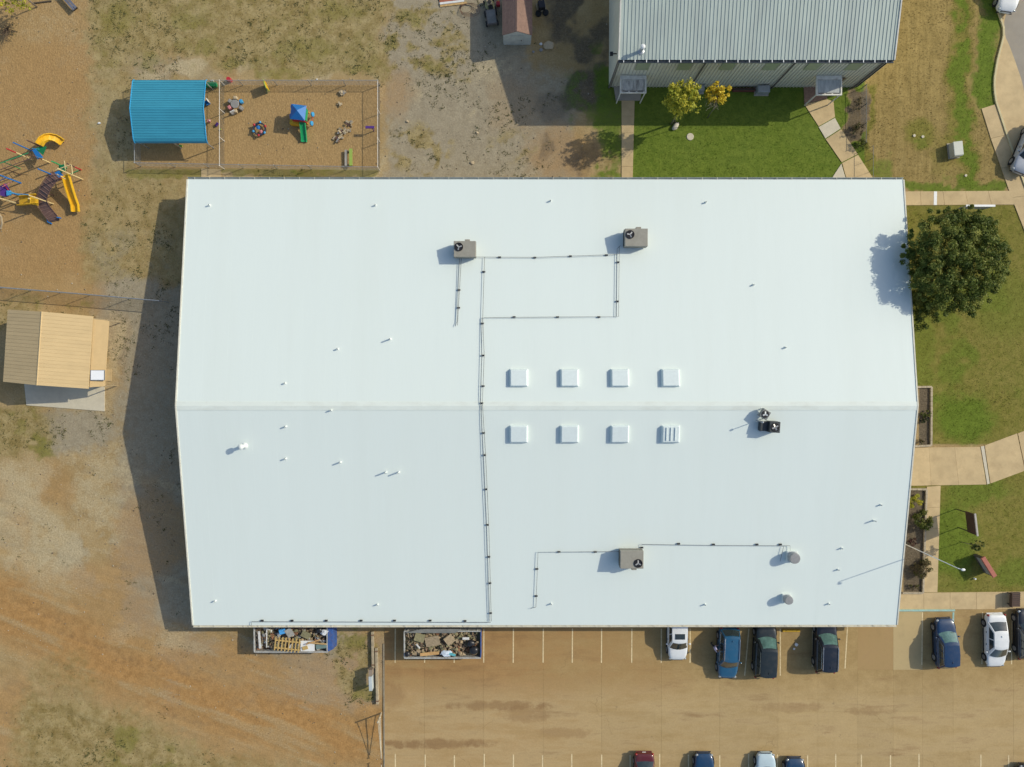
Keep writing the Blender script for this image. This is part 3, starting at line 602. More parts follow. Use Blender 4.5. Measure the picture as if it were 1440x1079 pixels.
# ---------------------------------------------------------------- equipment on the roof
HV = mat('hvac_tan', (.30, .285, .235), .6, var=.07, scale=3, dirt=(.2, .18, .14), dirt_amt=.4, dirt_scale=2)
GRIL = mat('fan_dark', (.02, .02, .022), .5, .2); BLADE = mat('fan_blade', (.45, .45, .43), .4, .3)
def hvac(px0, px1, py0, py1, fan, label, flip=False):
    zt = zr(R((px0 + px1) / 2, (py0 + py1) / 2, 1.1).y) + 1.15
    a, b = W(px0, py0, zt), W(px1, py1, zt); cx_, cy_ = (a.x + b.x) / 2, (a.y + b.y) / 2; w_, d_ = b.x - a.x, a.y - b.y; zb = zr(cy_)
    t = thing('rooftop_air_conditioner', label, 'air conditioner', (cx_, cy_, zb), 0, 'air conditioners on the white roof')
    MB().ext(-w_ / 2, w_ / 2, -d_ / 2, d_ / 2, .22, 1.15).build('cabinet', HV, t, bevel=.03)
    MB().ext(-w_ / 2 + .1, w_ / 2 - .1, -d_ / 2 + .08, d_ / 2 - .08, -.12, .22).build('curb', GALV, t)
    MB().ext(-w_ / 2 - .012, w_ / 2 + .012, -d_ / 2 - .012, d_ / 2 + .012, .66, .70).build('seam', GRIL, t)
    fx, fy = (-w_ / 2 + .43, d_ / 2 - .5) if not flip else (w_ / 2 - .46, -d_ / 2 + .47)
    f = MB().lathe((fx, fy, 1.15), [(.36, 0), (.36, .06), (.32, .065), (.31, .02)], 24).build('fan_ring', GRIL, t)
    for k in range(3): MB().box((fx + .14 * math.cos(k * 2.09 + fan), fy + .14 * math.sin(k * 2.09 + fan), 1.19), (.25, .1, .01), rz=k * 2.09 + fan, rx=.25).build('fan_blade', BLADE, f)
    MB().ext(.0, .42, (d_ / 2 if not flip else -d_ / 2 - .16), (d_ / 2 + .16 if not flip else -d_ / 2), .5, 1.02).build('vent_hood', HV, t, bevel=.02)
    for k in range(5): MB().ext(-w_ / 2 - .02, -w_ / 2 + .0, -d_ / 2 + .12, d_ / 2 - .12, .3 + k * .07, .33 + k * .07).build('louvre', GRIL, t)
    return t
hvac(638, 669, 339, 361.5, .3, 'tan rooftop air conditioner with pipes running straight down below it')
hvac(879, 911, 321.5, 346.5, .9, 'tan rooftop air conditioner at the corner of the rectangular pipe loop')
hvac(872.5, 905, 775, 800, 1.6, 'tan rooftop air conditioner near the gutter with its fan at the southeast corner', True)
def block_mesh(): return MB().box((0, 0, .06), (.24, .12, .13)).mesh('support_block', DARK)
SB = block_mesh(); PIPE = mat('gas_pipe_grey', (.17, .175, .165), .55, .2, var=.25, scale=3)
def pipe_run(label, lines, blocks, r=.019):
    pts0 = R(*lines[0][0]); t = thing('gas_pipe', label, 'pipe', pts0, 0, 'pipes on the white roof')
    for ln in lines:
        P = []
        for a, b in zip(ln[:-1], ln[1:]):
            n = max(1, int(math.dist(a, b) / 60)); P += [R(a[0] + (b[0] - a[0]) * k / n, a[1] + (b[1] - a[1]) * k / n) + Vector((0, 0, .16)) for k in range(n)]
        P.append(R(*ln[-1]) + Vector((0, 0, .16))); MB().tube(P, r, 6).build('pipe', PIPE, t, world=True)
    for bx_, by_, *rz_ in blocks:
        c = R(bx_, by_); link('support_block', SB, t, (c - pts0), (0, 0, 0))
    return t
pipe_run('pair of thin pipes dropping from an air conditioner to a short elbow', [[(649, 362), (643.5, 458)], [(646.5, 362), (643, 452), (640.5, 459)]], [(645.5, 408), (645, 433)])
pipe_run('two long parallel pipes crossing the ridge down to the south gutter', [[(681.5, 362), (679, 447), (681, 500), (678.5, 567), (683, 640), (687.5, 740), (691, 873)], [(678, 447), (677.5, 500), (676, 567), (680, 640), (684.5, 740), (689, 873)]],
         [(680.5, 382.5), (678.5, 455), (679.5, 500), (679.5, 543), (677.5, 567), (680, 609), (681.5, 640), (683.5, 688), (685.5, 738), (687.5, 783), (689, 820), (690, 862)])
pipe_run('rectangular pipe loop between two air conditioners', [[(668, 362), (752, 362.5), (868, 358.5)], [(870.5, 347), (869.5, 445.5), (680, 447)], [(872, 346), (867.5, 350), (866.5, 445)]],
         [(702.5, 362), (752, 362.5), (802, 360.5), (852.5, 359), (869, 369), (868, 424), (723, 446), (784, 446), (842, 446)])
pipe_run('thin pipe along the south gutter above the dumpsters', [[(354, 880), (355, 873.5), (690, 874.5)]], [(369, 872.5), (411, 872.5), (459, 872.5), (508, 872.5), (555, 872.5), (605, 872.5), (654, 873)], .026)
pipe_run('elbowed pipe from the south air conditioner to a roof boot', [[(889, 775), (756.5, 776), (753.5, 853)], [(753.5, 853), (746, 855)]], [(786, 776), (837, 776), (755, 800), (754, 838)])
pipe_run('pipe from the south air conditioner to the round exhaust fan', [[(902, 775), (902, 765), (1003, 766.5), (1110, 767), (1110.5, 787)], [(1101, 768), (1096, 789)]], [(902.5, 770), (954, 764.5), (1003, 765.5), (1064, 765.5), (1097, 765.5)])
def exhaust(px_, py_, r, h, label):
    c = R(px_, py_, h); zb = zr(c.y); t = thing('exhaust_fan', label, 'exhaust fan', (c.x, c.y, zb), 0)
    MB().box((0, 0, .12), (r * 1.9, r * 1.9, .42)).build('base', vm, t, bevel=.03)
    hd = MB().lathe((0, 0, .3), [(r * .8, 0), (r, .06), (r, h - .42), (r * .93, h - .35), (r * .9, h - .3), (.02, h - .29)], 24).build('hood', mat('fan_hood', (.32, .32, .31), .5, .4, var=.12, scale=5), t)
    for k in range(3): MB().lathe((0, 0, .3 + .12 + k * .13), [(r * 1.0, 0), (r * 1.03, .02), (r * 1.0, .04)], 24).build('hood_ring', GALV, hd)
exhaust(1118.5, 786, .47, .95, 'round grey exhaust fan where a thin pipe ends'); exhaust(1110, 845, .38, .85, 'smaller round grey exhaust fan beside the south gutter')
zc = zr(R(1084, 600).y); a = W(1084.5, 600.5, zc + .9)
t = thing('condenser_unit', 'black condenser unit with silver fan just south of the ridge', 'condenser', (a.x, a.y, zc), -.06)
CB = mat('condenser_dark', (.05, .058, .06), .5, .2, var=.2, scale=6)
MB().ext(-.15, .72, -.46, .46, .05, .98).build('cabinet', CB, t, bevel=.03); MB().ext(-.78, -.152, -.4, .4, .02, .62).build('coil_box', CB, t, bevel=.03)
f = MB().lathe((.3, 0, .98), [(.36, 0), (.36, .03), (.33, .035), (.32, .01)], 24).build('fan_ring', GRIL, t)
for k in range(4): MB().box((.3 + .15 * math.cos(k * 1.571 + .5), .15 * math.sin(k * 1.571 + .5), 1.005), (.24, .12, .01), rz=k * 1.571 + .5, rx=.3).build('fan_blade', BLADE, f)
for x in (-.55, .5): MB().ext(x - .08, x + .08, -.5, .5, -.1, .05).build('foot', GALV, t)
a = W(1075.5, 582.5, zc + .75); t = thing('small_roof_condenser', 'small square grey fan unit on a stand, turned askew beside the black condenser', 'condenser', (a.x, a.y, zr(a.y)), -.55)
MB().ext(-.36, .36, -.36, .36, .35, .72).build('cabinet', mat('grey_cabinet', (.2, .21, .2), .5, .3), t, bevel=.03)
for sx in (-1, 1):
    for sy in (-1, 1): MB().ext(sx * .3 - .03, sx * .3 + .03, sy * .3 - .03, sy * .3 + .03, -.06, .35).build('leg', GALV, t)
f = MB().lathe((0, 0, .72), [(.3, 0), (.3, .03), (.27, .035), (.26, .01)], 24).build('fan_ring', GRIL, t)
for k in range(3): MB().box((.12 * math.cos(k * 2.09), .12 * math.sin(k * 2.09), .745), (.22, .13, .01), rz=k * 2.09, rx=.3).build('fan_blade', mat('pale_blade', (.6, .62, .6), .4), f)
a = R(1064, 592); t = thing('roof_mast', 'thin grey mast standing on the roof beside the condensers', 'mast', a); MB().tube([(0, 0, -.05), (0, 0, 1.35)], .035, 8).build('pole', GALV, t); MB().lathe((0, 0, 1.3), [(.03, 0), (.08, .05), (.08, .18), (.02, .22)], 10).build('cap', GALV, t)
# ---------------------------------------------------------------- fences
WIRE = mat('chain_link_wire', (.30, .31, .30), .5, .6)
def chain_fence(name, label, pts, h, spacing=2.6, railm=GALV, pitch=.11, post_r=.032, rail_r=.022, group='chain link fences', railmap=None, closed=False):
    pts = [Vector((p[0], p[1], 0)) for p in pts]; t = thing(name, label, 'fence', pts[0], 0, group)
    segs = list(zip(pts[:-1], pts[1:]))
    done = []
    for si, (a, b) in enumerate(segs):
        L_ = (b - a).length; d = (b - a) / L_; n = max(1, round(L_ / spacing)); rm = (railmap or {}).get(si, railm)
        for k in range(n + 1):
            p = a + d * L_ * k / n
            if any((p - q).length < .1 for q in done): continue
            done.append(p); MB().lathe(tuple(p), [(post_r, -.15), (post_r, h + .03), (post_r * 1.3, h + .03), (post_r * 1.2, h + .06), (.005, h + .08)], 8).build('post', rm, t, world=True)
        MB().tube([a + Vector((0, 0, h)), b + Vector((0, 0, h))], rail_r, 8).build('top_rail', rm, t, world=True)
        mb = MB(); y = 0; s = d.cross(Vector((0, 0, 1))) * .004; Z = Vector((0, 0, 1)); hh = h - .08
        k = -hh
        while k < L_:
            for sg in (1, -1):
                u0, v0, u1, v1 = k, 0.0, k + hh, hh
                if u0 < 0: v0 = -u0; u0 = 0
                if u1 > L_: v1 -= (u1 - L_); u1 = L_
                if u1 > u0 + .02:
                    if sg < 0: v0, v1 = hh - v0, hh - v1
                    mb.tube([a + d * u0 + Z * (v0 + .04) + s * sg, a + d * u1 + Z * (v1 + .04) + s * sg], .0035, 3, cap=False)
            k += pitch
        mb.build('wire_mesh', WIRE, t, world=True, kind='stuff')
    return t
def gnd(px_, py_, z): p = W(px_, py_, z); return (p.x, p.y)
chain_fence('yard_fence', 'grey chain link fence running past the tan shed towards the white building', [gnd(-60, 399, 1.75), gnd(110, 413, 1.75), gnd(224, 423, 1.75)], 1.75, 3.0, rail_r=.035)
NW, NE, SE, SW_ = gnd(188, 113, 1.15), gnd(531, 113, 1.15), gnd(531, 235, 1.15), gnd(189, 229, 1.15)
ne2 = gnd(308.5, 113, 1.15); se2 = gnd(308.5, 233, 1.15)
chain_fence('playground_fence', 'chain link fence with a white east rail around the wood chip playground', [NW, NE, SE, SW_, NW], 1.15, 2.9, railmap={1: RAILW})
chain_fence('playground_divider', 'white railed chain link divider beside the blue canopy', [ne2, se2], 1.15, 2.4, RAILW)
chain_fence('garden_fence', 'low grey chain link fence at the corner of the metal building', [gnd(1218.5, 119, 1.0), gnd(1218.5, 200, 1.0)], 1.0, 2.0, mat('dull_fence_steel', (.16, .165, .16), .6, .3))
t = thing('hand_rail', 'grey pipe handrail along the diagonal path', 'handrail', (*gnd(1228, 207, .95), 0))
P = [Vector((*gnd(1228, y, .95), .95)) for y in (205, 222, 239, 256)]
MB().tube(P, .022, 8).build('rail', MATS['dull_fence_steel'], t, world=True)
for q in P[:3]: MB().tube([(q.x, q.y, -.05), (q.x, q.y, .95)], .02, 8).build('post', MATS['dull_fence_steel'], t, world=True)
# ---------------------------------------------------------------- grey metal building
Nx, Ny, Nh = 8.788, 24.876, 6.07
Ex = W(1258, 86, Nh).x; NL = Ex - Nx
MR = mat('galvalume_roof', (.44, .50, .445), .5, .1, var=.07, scale=1.2, stretch=(1, .2, 1), rand=.03, dirt=(.3, .33, .33), dirt_amt=.35, dirt_scale=.5)
MW = mat('stone_grey_siding', (.74, .71, .56), .6, var=.07, scale=1.3, stretch=(1, 1, .3), dirt=(.56, .53, .43), dirt_amt=.4, dirt_scale=.6)
FRP = mat('green_translucent_panel', (.33, .36, .22), .4, var=.08, scale=3)
mb_ = thing('metal_building', 'grey ribbed metal building with dark gutter, north of the lawn', 'building', (Nx, Ny, 0))
ND = 22.0; NR = 8.4
def zn(y): return Nh + (NR - Nh) * min(1, max(0, (y if y < ND / 2 else ND - y)) / (ND / 2))
# walls
for y, s in ((0, -1), (ND, 1)):
    core = MB().ext(0.06, NL - .06, y + (.05 if s < 0 else -.25), y + (.25 if s < 0 else -.05), -.1, Nh - .1).build('wall', MW, mb_)
    nr = int(NL / .3); m2 = MB().ext(-.035, .035, -.05, .05, 0, Nh - .12).mesh('siding_rib', mat('shaded_rib', (.50, .47, .38), .65, var=.1, scale=2))  # rib colour darker than the siding, painting in the shade of the grooves
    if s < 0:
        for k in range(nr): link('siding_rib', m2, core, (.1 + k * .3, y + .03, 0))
for x, s in ((0, -1), (NL, 1)):
    P = [(.05, -.1), (ND - .05, -.1), (ND - .05, Nh - .1), (ND / 2, NR - .1), (.05, Nh - .1)]; xx = x + (.03 if s < 0 else -.03)
    q = MB().add([(xx - s * 0, y, z) for y, z in P] + [(xx - s * .2, y, z) for y, z in P], [(0, 1, 2, 3, 4), (9, 8, 7, 6, 5)] + [(k, k + 5, (k + 1) % 5 + 5, (k + 1) % 5) for k in range(5)]).build('wall', MW, mb_)
np_ = 25; pw = NL / np_
for s, nm in ((-1, 'roof'), (1, 'roof')):
    ya, yb = (0, ND / 2) if s < 0 else (ND, ND / 2)
    base = MB().slab([(0, ya, Nh - .03), (NL, ya, Nh - .03), (NL, yb, NR - .03), (0, yb, NR - .03)], .06).build('roof', MR, mb_)
    pm = MB(); e0 = -.12 if s < 0 else .12
    z_e = Nh - (NR - Nh) / (ND / 2) * .12
    pm.slab([(.002, ya + e0, z_e + .0), (pw - .002, ya + e0, z_e), (pw - .002, yb, NR), (.002, yb, NR)], .025)
    for k in range(3):
        xr = pw * (k + .08) / 3 + .02
        pm.slab([(xr, ya + e0, z_e + .035), (xr + .05, ya + e0, z_e + .035), (xr + .05, yb, NR + .035), (xr, yb, NR + .035)], .04)
    pmm = pm.mesh('roof_panel', MR)
    if s < 0:
        for k in range(np_): link('roof_panel', pmm, base, (k * pw, 0, 0))
for x in (0, NL): MB().slab([(x - .05, -.12, Nh + .035), (x + .05, -.12, Nh + .035), (x + .05, ND / 2, NR + .06), (x - .05, ND / 2, NR + .06)], .22).build('rake_trim', mat('rake_trim', (.62, .60, .53), .6), mb_)
g = MB().add([(x, -.22 + dy, z) for x in (0, NL) for dy, z in ((-.1, Nh - .2), (.1, Nh - .2), (.1, Nh - .06), (.085, Nh - .06), (.085, Nh - .18), (-.085, Nh - .18), (-.085, Nh - .03), (-.1, Nh - .03))],
     [(k, (k + 1) % 8, (k + 1) % 8 + 8, k + 8) for k in range(8)] + [tuple(range(8)), tuple(range(15, 7, -1))]).build('gutter', mat('dark_gutter', (.05, .065, .085), .6), mb_)
hm = MB().box((0, 0, 0), (.06, .22, .02)).mesh('gutter_strap', WHITE)
for k in range(24): link('gutter_strap', hm, g, (.4 + k * (NL - .6) / 23.5, -.22, Nh - .01))
for px_ in (905, 964, 1025, 1086.5, 1146, 1204):
    x = W(px_, 92, 5.0).x - Nx; MB().ext(x - .55, x + .55, -.075, -.022, 3.9, Nh - .25).build('translucent_panel', FRP, mb_)
for px_, py_ in ((995, 88), (1122, 88), (1247, 88)):
    x = W(px_, py_, Nh - .2).x - Nx; MB().ext(x - .05, x + .05, -.13, -.04, 0, Nh - .2).build('downspout', mat('dark_downspout', (.13, .115, .10), .6), mb_)
MB().ext(-.02, .06, -.09, .03, 0, Nh - .1).build('corner_trim', mat('dark_trim', (.14, .13, .12), .6), mb_)
for px_ in (889.5, 1166):
    x = W(px_, 120, 0).x - Nx; d_ = MB().ext(x - .5, x + .5, -.045, -.015, .1, 2.2).build('door', mat('brown_door', (.16, .10, .07), .5), mb_); MB().box((x + .38, -.07, 1.1), (.1, .05, .04)).build('handle', GALV, d_)
# canopies over the two doors
AWM = mat('aged_aluminium', (.74, .71, .62), .6, .0, var=.12, scale=4, dirt=(.2, .15, .1), dirt_amt=.5, dirt_scale=1.8); AWP = mat('stained_panel', (.54, .52, .46), .7, var=.25, scale=2.5, dirt=(.09, .06, .045), dirt_amt=.9, dirt_scale=1.3, stretch=(3, .8, 1)); AWP2 = mat('slate_panel', (.46, .48, .46), .5, var=.2, scale=2, dirt=(.1, .11, .11), dirt_amt=.6, stretch=(2.5, .6, 1))
def door_canopy(x0p, x1p, y0p, y1p, label, two):
    z = 2.65; a, b = W(x0p, y0p, z), W(x1p, y1p, z); t = thing('door_canopy', label, 'canopy', (a.x, Ny, 0), 0, 'canopies over the metal building doors')
    w_ = b.x - a.x; d_ = -(Ny - b.y); y1_ = -.01
    MB().ext(0, w_, d_, y1_, z - .16, z - .09).build('deck', AWM, t)
    for q in ((0, .12, d_, y1_), (w_ - .12, w_, d_, y1_), (.12, w_ - .12, d_, d_ + .1), (.12, w_ - .12, y1_ - .32, y1_)): MB().ext(*q, z - .09, z + .02).build('rim', AWM, t)
    n = 2 if two else 1
    for k in range(n):
        xa = .16 + (w_ - .32) * k / n + .02; xb = .16 + (w_ - .32) * (k + 1) / n - .02
        MB().ext(xa, xb, d_ + .22, y1_ - .38, z - .088, z - .04).build('roof_panel', (AWP if two else AWP2), t)
    for k in range(3): MB().ext(.2 + k * (w_ - .3) / 3, .2 + (k + .75) * (w_ - .3) / 3, d_ + .11, d_ + .17, z - .03, z + .012).build('gutter_slot', GRIL, t)
    for x in (.08, w_ - .08): MB().ext(x - .04, x + .04, d_ + .05, d_ + .13, 0, z - .16).build('post', AWM, t)
door_canopy(872, 909, 106, 131, 'rust stained door canopy above the straight lawn path', True)
door_canopy(1148, 1184, 107, 134, 'slate panelled door canopy above the diagonal path', False)
t = struct('porch_step'); plate(t, [(862, 117.5), (866, 142), (900, 142), (904, 117.5)], CONCG, top=.12)
def wall_ac(x0p, x1p, y0p, y1p, label):
    z = .75; a, b = W(x0p, y0p, z), W(x1p, y1p, z); t = thing('wall_air_conditioner', label, 'air conditioner', ((a.x + b.x) / 2, (a.y + b.y) / 2, 0), 0)
    w_, d_ = b.x - a.x, a.y - b.y; MB().ext(-w_ / 2, w_ / 2, -d_ / 2, d_ / 2, .08, z).build('cabinet', mat('grey_ac', (.36, .38, .38), .5, .2), t, bevel=.02); MB().ext(-w_ / 2 - .1, w_ / 2 + .1, -d_ / 2 - .08, d_ / 2 + .1, -.06, .08).build('pad', CONCG, t)
    MB().ext(-w_ / 2 + .1, w_ / 2 - .1, -d_ / 2 + .06, d_ / 2 - .08, z, z + .02).build('grille', GALV, t)
wall_ac(982.5, 991, 119, 127, 'small grey air conditioner on a pad behind the yellow tree'); wall_ac(1066, 1083, 120, 129.5, 'wider grey air conditioner against the metal siding east of the trees')
a = W(1031, 122, .3); b = W(1062, 122, .3); t = thing('wall_planter', 'low dark red planter box along the metal siding', 'planter', (a.x, Ny - .3, 0)); MB().ext(0, b.x - a.x, -.12, .14, 0, .3).build('box', mat('dark_red', (.17, .055, .04), .7), t); MB().ext(.05, b.x - a.x - .05, -.08, .1, .26, .32).build('soil', mat('dark_soil', (.06, .045, .03), .95), t)
a = W(904, 66, Nh + .9); t = thing('roof_flue', 'white turbine flue with long shadow on the ribbed metal roof', 'flue', (a.x, a.y, zn(a.y - Ny) )); MB().lathe((0, 0, -.1), [(.3, 0), (.28, .12), (.13, .2), (.13, .75)], 16).build('pipe', GALV, t); MB().lathe((0, 0, .72), [(.14, 0), (.19, .06), (.2, .16), (.15, .24), (.02, .28)], 16).build('cap', WHITE, t)
# a small light fixture and mast bracket on its west wall
a = W(861, 75, 5.0); t = thing('wall_flood_light', 'small dark flood light high on the west siding', 'light', (Nx - .0, a.y, 4.9)); MB().ext(-.35, .03, -.04, .04, -.03, .03).build('arm', DARK, t); MB().ext(-.55, -.3, -.15, .15, -.12, .08).build('lamp_head', DARK, t, bevel=.02)

# ---------------------------------------------------------------- tan shed
TR = mat('tan_metal_roof', (.57, .42, .215), .55, var=.05, scale=2, stretch=(.2, 1, 1), rand=.03); TW = mat('tan_siding', (.42, .33, .2), .6, var=.06)
A, B_ = W(11, 435.6, 2.6), W(4.5, 537, 2.6); Cc, Dd = W(131, 445, 2.6), W(124.5, 547, 2.6); R0, R1 = W(59, 438.3, 3.75), W(52, 542, 3.75)
t = thing('tan_shed', 'tan metal gabled shed with a lean to and a pale concrete pad', 'shed', Vector(((A.x + Dd.x) / 2, (A.y + Dd.y) / 2, 0)))
def lerp3(a, b, k): return a + (b - a) * k
for (p0, p1), nm in (((A, B_), 'roof_slope'), ((Cc, Dd), 'roof_slope')):
    ro = MB().slab([p0, p1, R1, R0], .05).build(nm, TR, t, world=True); n = 20
    for k in range(n):
        a0, a1 = lerp3(p0, p1, (k + .03) / n), lerp3(p0, p1, (k + .97) / n); b0, b1 = lerp3(R0, R1, (k + .03) / n), lerp3(R0, R1, (k + .97) / n); e = Vector((0, 0, .02))
        MB().slab([a0 + e, a1 + e, b1 + e, b0 + e], .015).build('roof_panel', TR, ro, world=True)
MB().tube([R0 + Vector((0, 0, .02)), R1 + Vector((0, 0, .02))], .05, 6).build('ridge_cap', TR, t, world=True)
ins = lambda p, k=.05: Vector((p.x + (t.location.x - p.x) * k, p.y + (t.location.y - p.y) * k, 0))
MB().prism([tuple(ins(p)[:2]) for p in (A, B_, Dd, Cc)], -.1, 2.5).build('wall', TW, t, world=True)
for p0, p1, rr in ((A, Cc, R0), (B_, Dd, R1)):
    a0, a1, a2 = ins(p0), ins(p1), ins(rr); a0.z = a1.z = 2.48; a2.z = 3.66; k = (Vector((t.location.x, t.location.y, 0)) - Vector((a2.x, a2.y, 0))).normalized() * .1
    MB().add([a0, a1, a2, a0 + k, a1 + k, a2 + k], [(0, 1, 2), (5, 4, 3), (0, 3, 4, 1), (1, 4, 5, 2), (2, 5, 3, 0)]).build('gable', TW, t, world=True)
le = [W(131.3, 449, 2.45), W(153.5, 451.5, 2.15), W(147.5, 543.5, 2.15), W(125.8, 544.8, 2.45)]
lo = MB().slab(le, .06).build('lean_to_roof', mat('tan_lean_roof', (.60, .425, .205), .55, var=.05, scale=2), t, world=True)
for q in (le[1], le[2]): MB().tube([(q.x - .12, q.y, -.05), (q.x - .12, q.y, 2.1)], .05, 8).build('lean_to_post', TW, t, world=True)
hq = [W(x, y, 2.42) for x, y in ((128.5, 520.5), (147, 520.5), (146.8, 535), (128.3, 535))]
for i, q in enumerate(hq): q.z = 2.56 - .012 * (q.x - hq[0].x) * 10 * .9
MB().slab(hq, .1).build('roof_hatch_frame', GALV, t, world=True)
c = sum(hq, Vector()) / 4; MB().slab([c + (q - c) * .9 + Vector((0, 0, .03)) for q in hq], .04).build('roof_hatch', mat('bright_white', (.82, .83, .83), .4, var=.02), t, world=True)
MB().box((B_.x * .3 + Dd.x * .7 + .0, ins(Dd).y - .03 + .04, 1.05), (2.4, .06, 2.1), rz=math.atan2(Dd.y - B_.y, Dd.x - B_.x)).build('door', WHITE, t, world=True)
# ---------------------------------------------------------------- red-brown shed
y0_, y1_ = W(727, 63).y, W(727, 3).y; xl, xr = W(706.5, 40, 2.1).x, W(748.5, 40, 2.1).x; xm = W(727, 40, 2.85).x
t = thing('red_shed', 'small shed with a red brown gabled roof and pale front', 'shed', (xm, (y0_ + y1_) / 2, 0)); hd = (y1_ - y0_) / 2; xl -= xm; xr -= xm
SH = mat('red_brown_shingle', (.25, .155, .115), .9, var=.16, scale=5, rand=.06, bump=.01, bscale=30)
for sx in (xl, xr):
    ro = MB().slab([(sx, -hd - .12, 2.1), (sx, hd + .12, 2.1), (0, hd + .12, 2.85), (0, -hd - .12, 2.85)], .08).build('roof_slope', SH, t); n = 7
    for k in range(n):
        a0, a1 = k / n, (k + 1.08) / n; zz_ = lambda f: 2.1 + .75 * f
        MB().slab([(sx * (1 - a0), -hd - .13, zz_(a0) + .03), (sx * (1 - a0), hd + .13, zz_(a0) + .03), (sx * (1 - min(a1, 1)), hd + .13, zz_(min(a1, 1)) + .012), (sx * (1 - min(a1, 1)), -hd - .13, zz_(min(a1, 1)) + .012)], .012).build('shingle_course', SH, ro)
PW = mat('pale_grey_boards', (.55, .55, .48), .75, var=.12, scale=3, dirt=(.35, .36, .3), dirt_amt=.4)
iw = .1
for s in (-1, 1):
    P = [(xl + iw, -.05), (xr - iw, -.05), (xr - iw, 2.1), (0, 2.74), (xl + iw, 2.1)]; y = s * hd
    MB().add([(x, y, z) for x, z in P] + [(x, y - s * .1, z) for x, z in P], [(0, 1, 2, 3, 4), (9, 8, 7, 6, 5)] + [(k, k + 5, (k + 1) % 5 + 5, (k + 1) % 5) for k in range(5)]).build('wall', PW, t)
for sx in (xl + iw, xr - iw): MB().ext(sx - .05, sx + .05, -hd + .1, hd - .1, -.05, 2.02).build('wall', PW, t)
d_ = MB().ext(-.55, .55, -hd - .04, -hd - .004, .02, 1.85).build('door', mat('pale_door', (.5, .5, .43), .7), t); MB().box((.4, -hd - .07, .95), (.05, .05, .14)).build('handle', DARK, d_)

# ---------------------------------------------------------------- blue canopy
BLU = mat('blue_metal_roof', (.045, .285, .40), .5, var=.08, scale=1.5, stretch=(.3, 1, 1), rand=.03); BLT = mat('bright_blue_trim', (.03, .30, .55), .4, var=.05)
a0, a1 = W(188, 112, 2.0), W(291.5, 201, 2.0); b0 = W(183, 153, 2.71)
cx_, cy_ = (a0.x + a1.x) / 2, (a0.y + a1.y) / 2; hx, hy = (a1.x - a0.x) / 2, (a0.y - a1.y) / 2
t = thing('blue_canopy', 'blue ribbed metal carport canopy shading the west end of the playground', 'canopy', (cx_, cy_, 0))
prof = [(-hy, 1.88), (-hy + .06, 2.05), (-hy + .25, 2.2), (0, 2.71), (hy - .25, 2.2), (hy - .06, 2.05), (hy, 1.88)]
def canopy_z(y): return np.interp(y, [p[0] for p in prof], [p[1] for p in prof])
ys_ = np.linspace(-hy, hy, 25); ysA = sorted(set([round(float(v), 4) for v in ys_] + [p[0] for p in prof]))
ro = MB()
for a, b in zip(prof[:-1], prof[1:]): ro.slab([(-hx, a[0], a[1]), (hx, a[0], a[1]), (hx, b[0], b[1]), (-hx, b[0], b[1])], .03)
ro = ro.build('roof', BLU, t)
for k in range(26):
    y = -hy + .12 + (2 * hy - .24) * k / 25; sl_ = math.atan2(canopy_z(y + .02) - canopy_z(y - .02), .04)
    MB().box((0, y, float(canopy_z(y)) + .012), (2 * hx - .04, .055, .035), rx=sl_).build('roof_rib', BLU, ro)
for sx in (-hx, hx): MB().tube([(sx, p[0], p[1] + .01) for p in prof], .045, 8).build('edge_trim', BLT, t)
for x in (-hx + .25, 0, hx - .25):
    for s in (-1, 1): MB().ext(x - .035, x + .035, s * (hy - .12) - .035, s * (hy - .12) + .035, -.05, 2.04).build('post', GALV, t)
    MB().tube([(x, -hy + .12, 2.0), (x, 0, 2.58), (x, hy - .12, 2.0)], .035, 6).build('rafter', GALV, t)
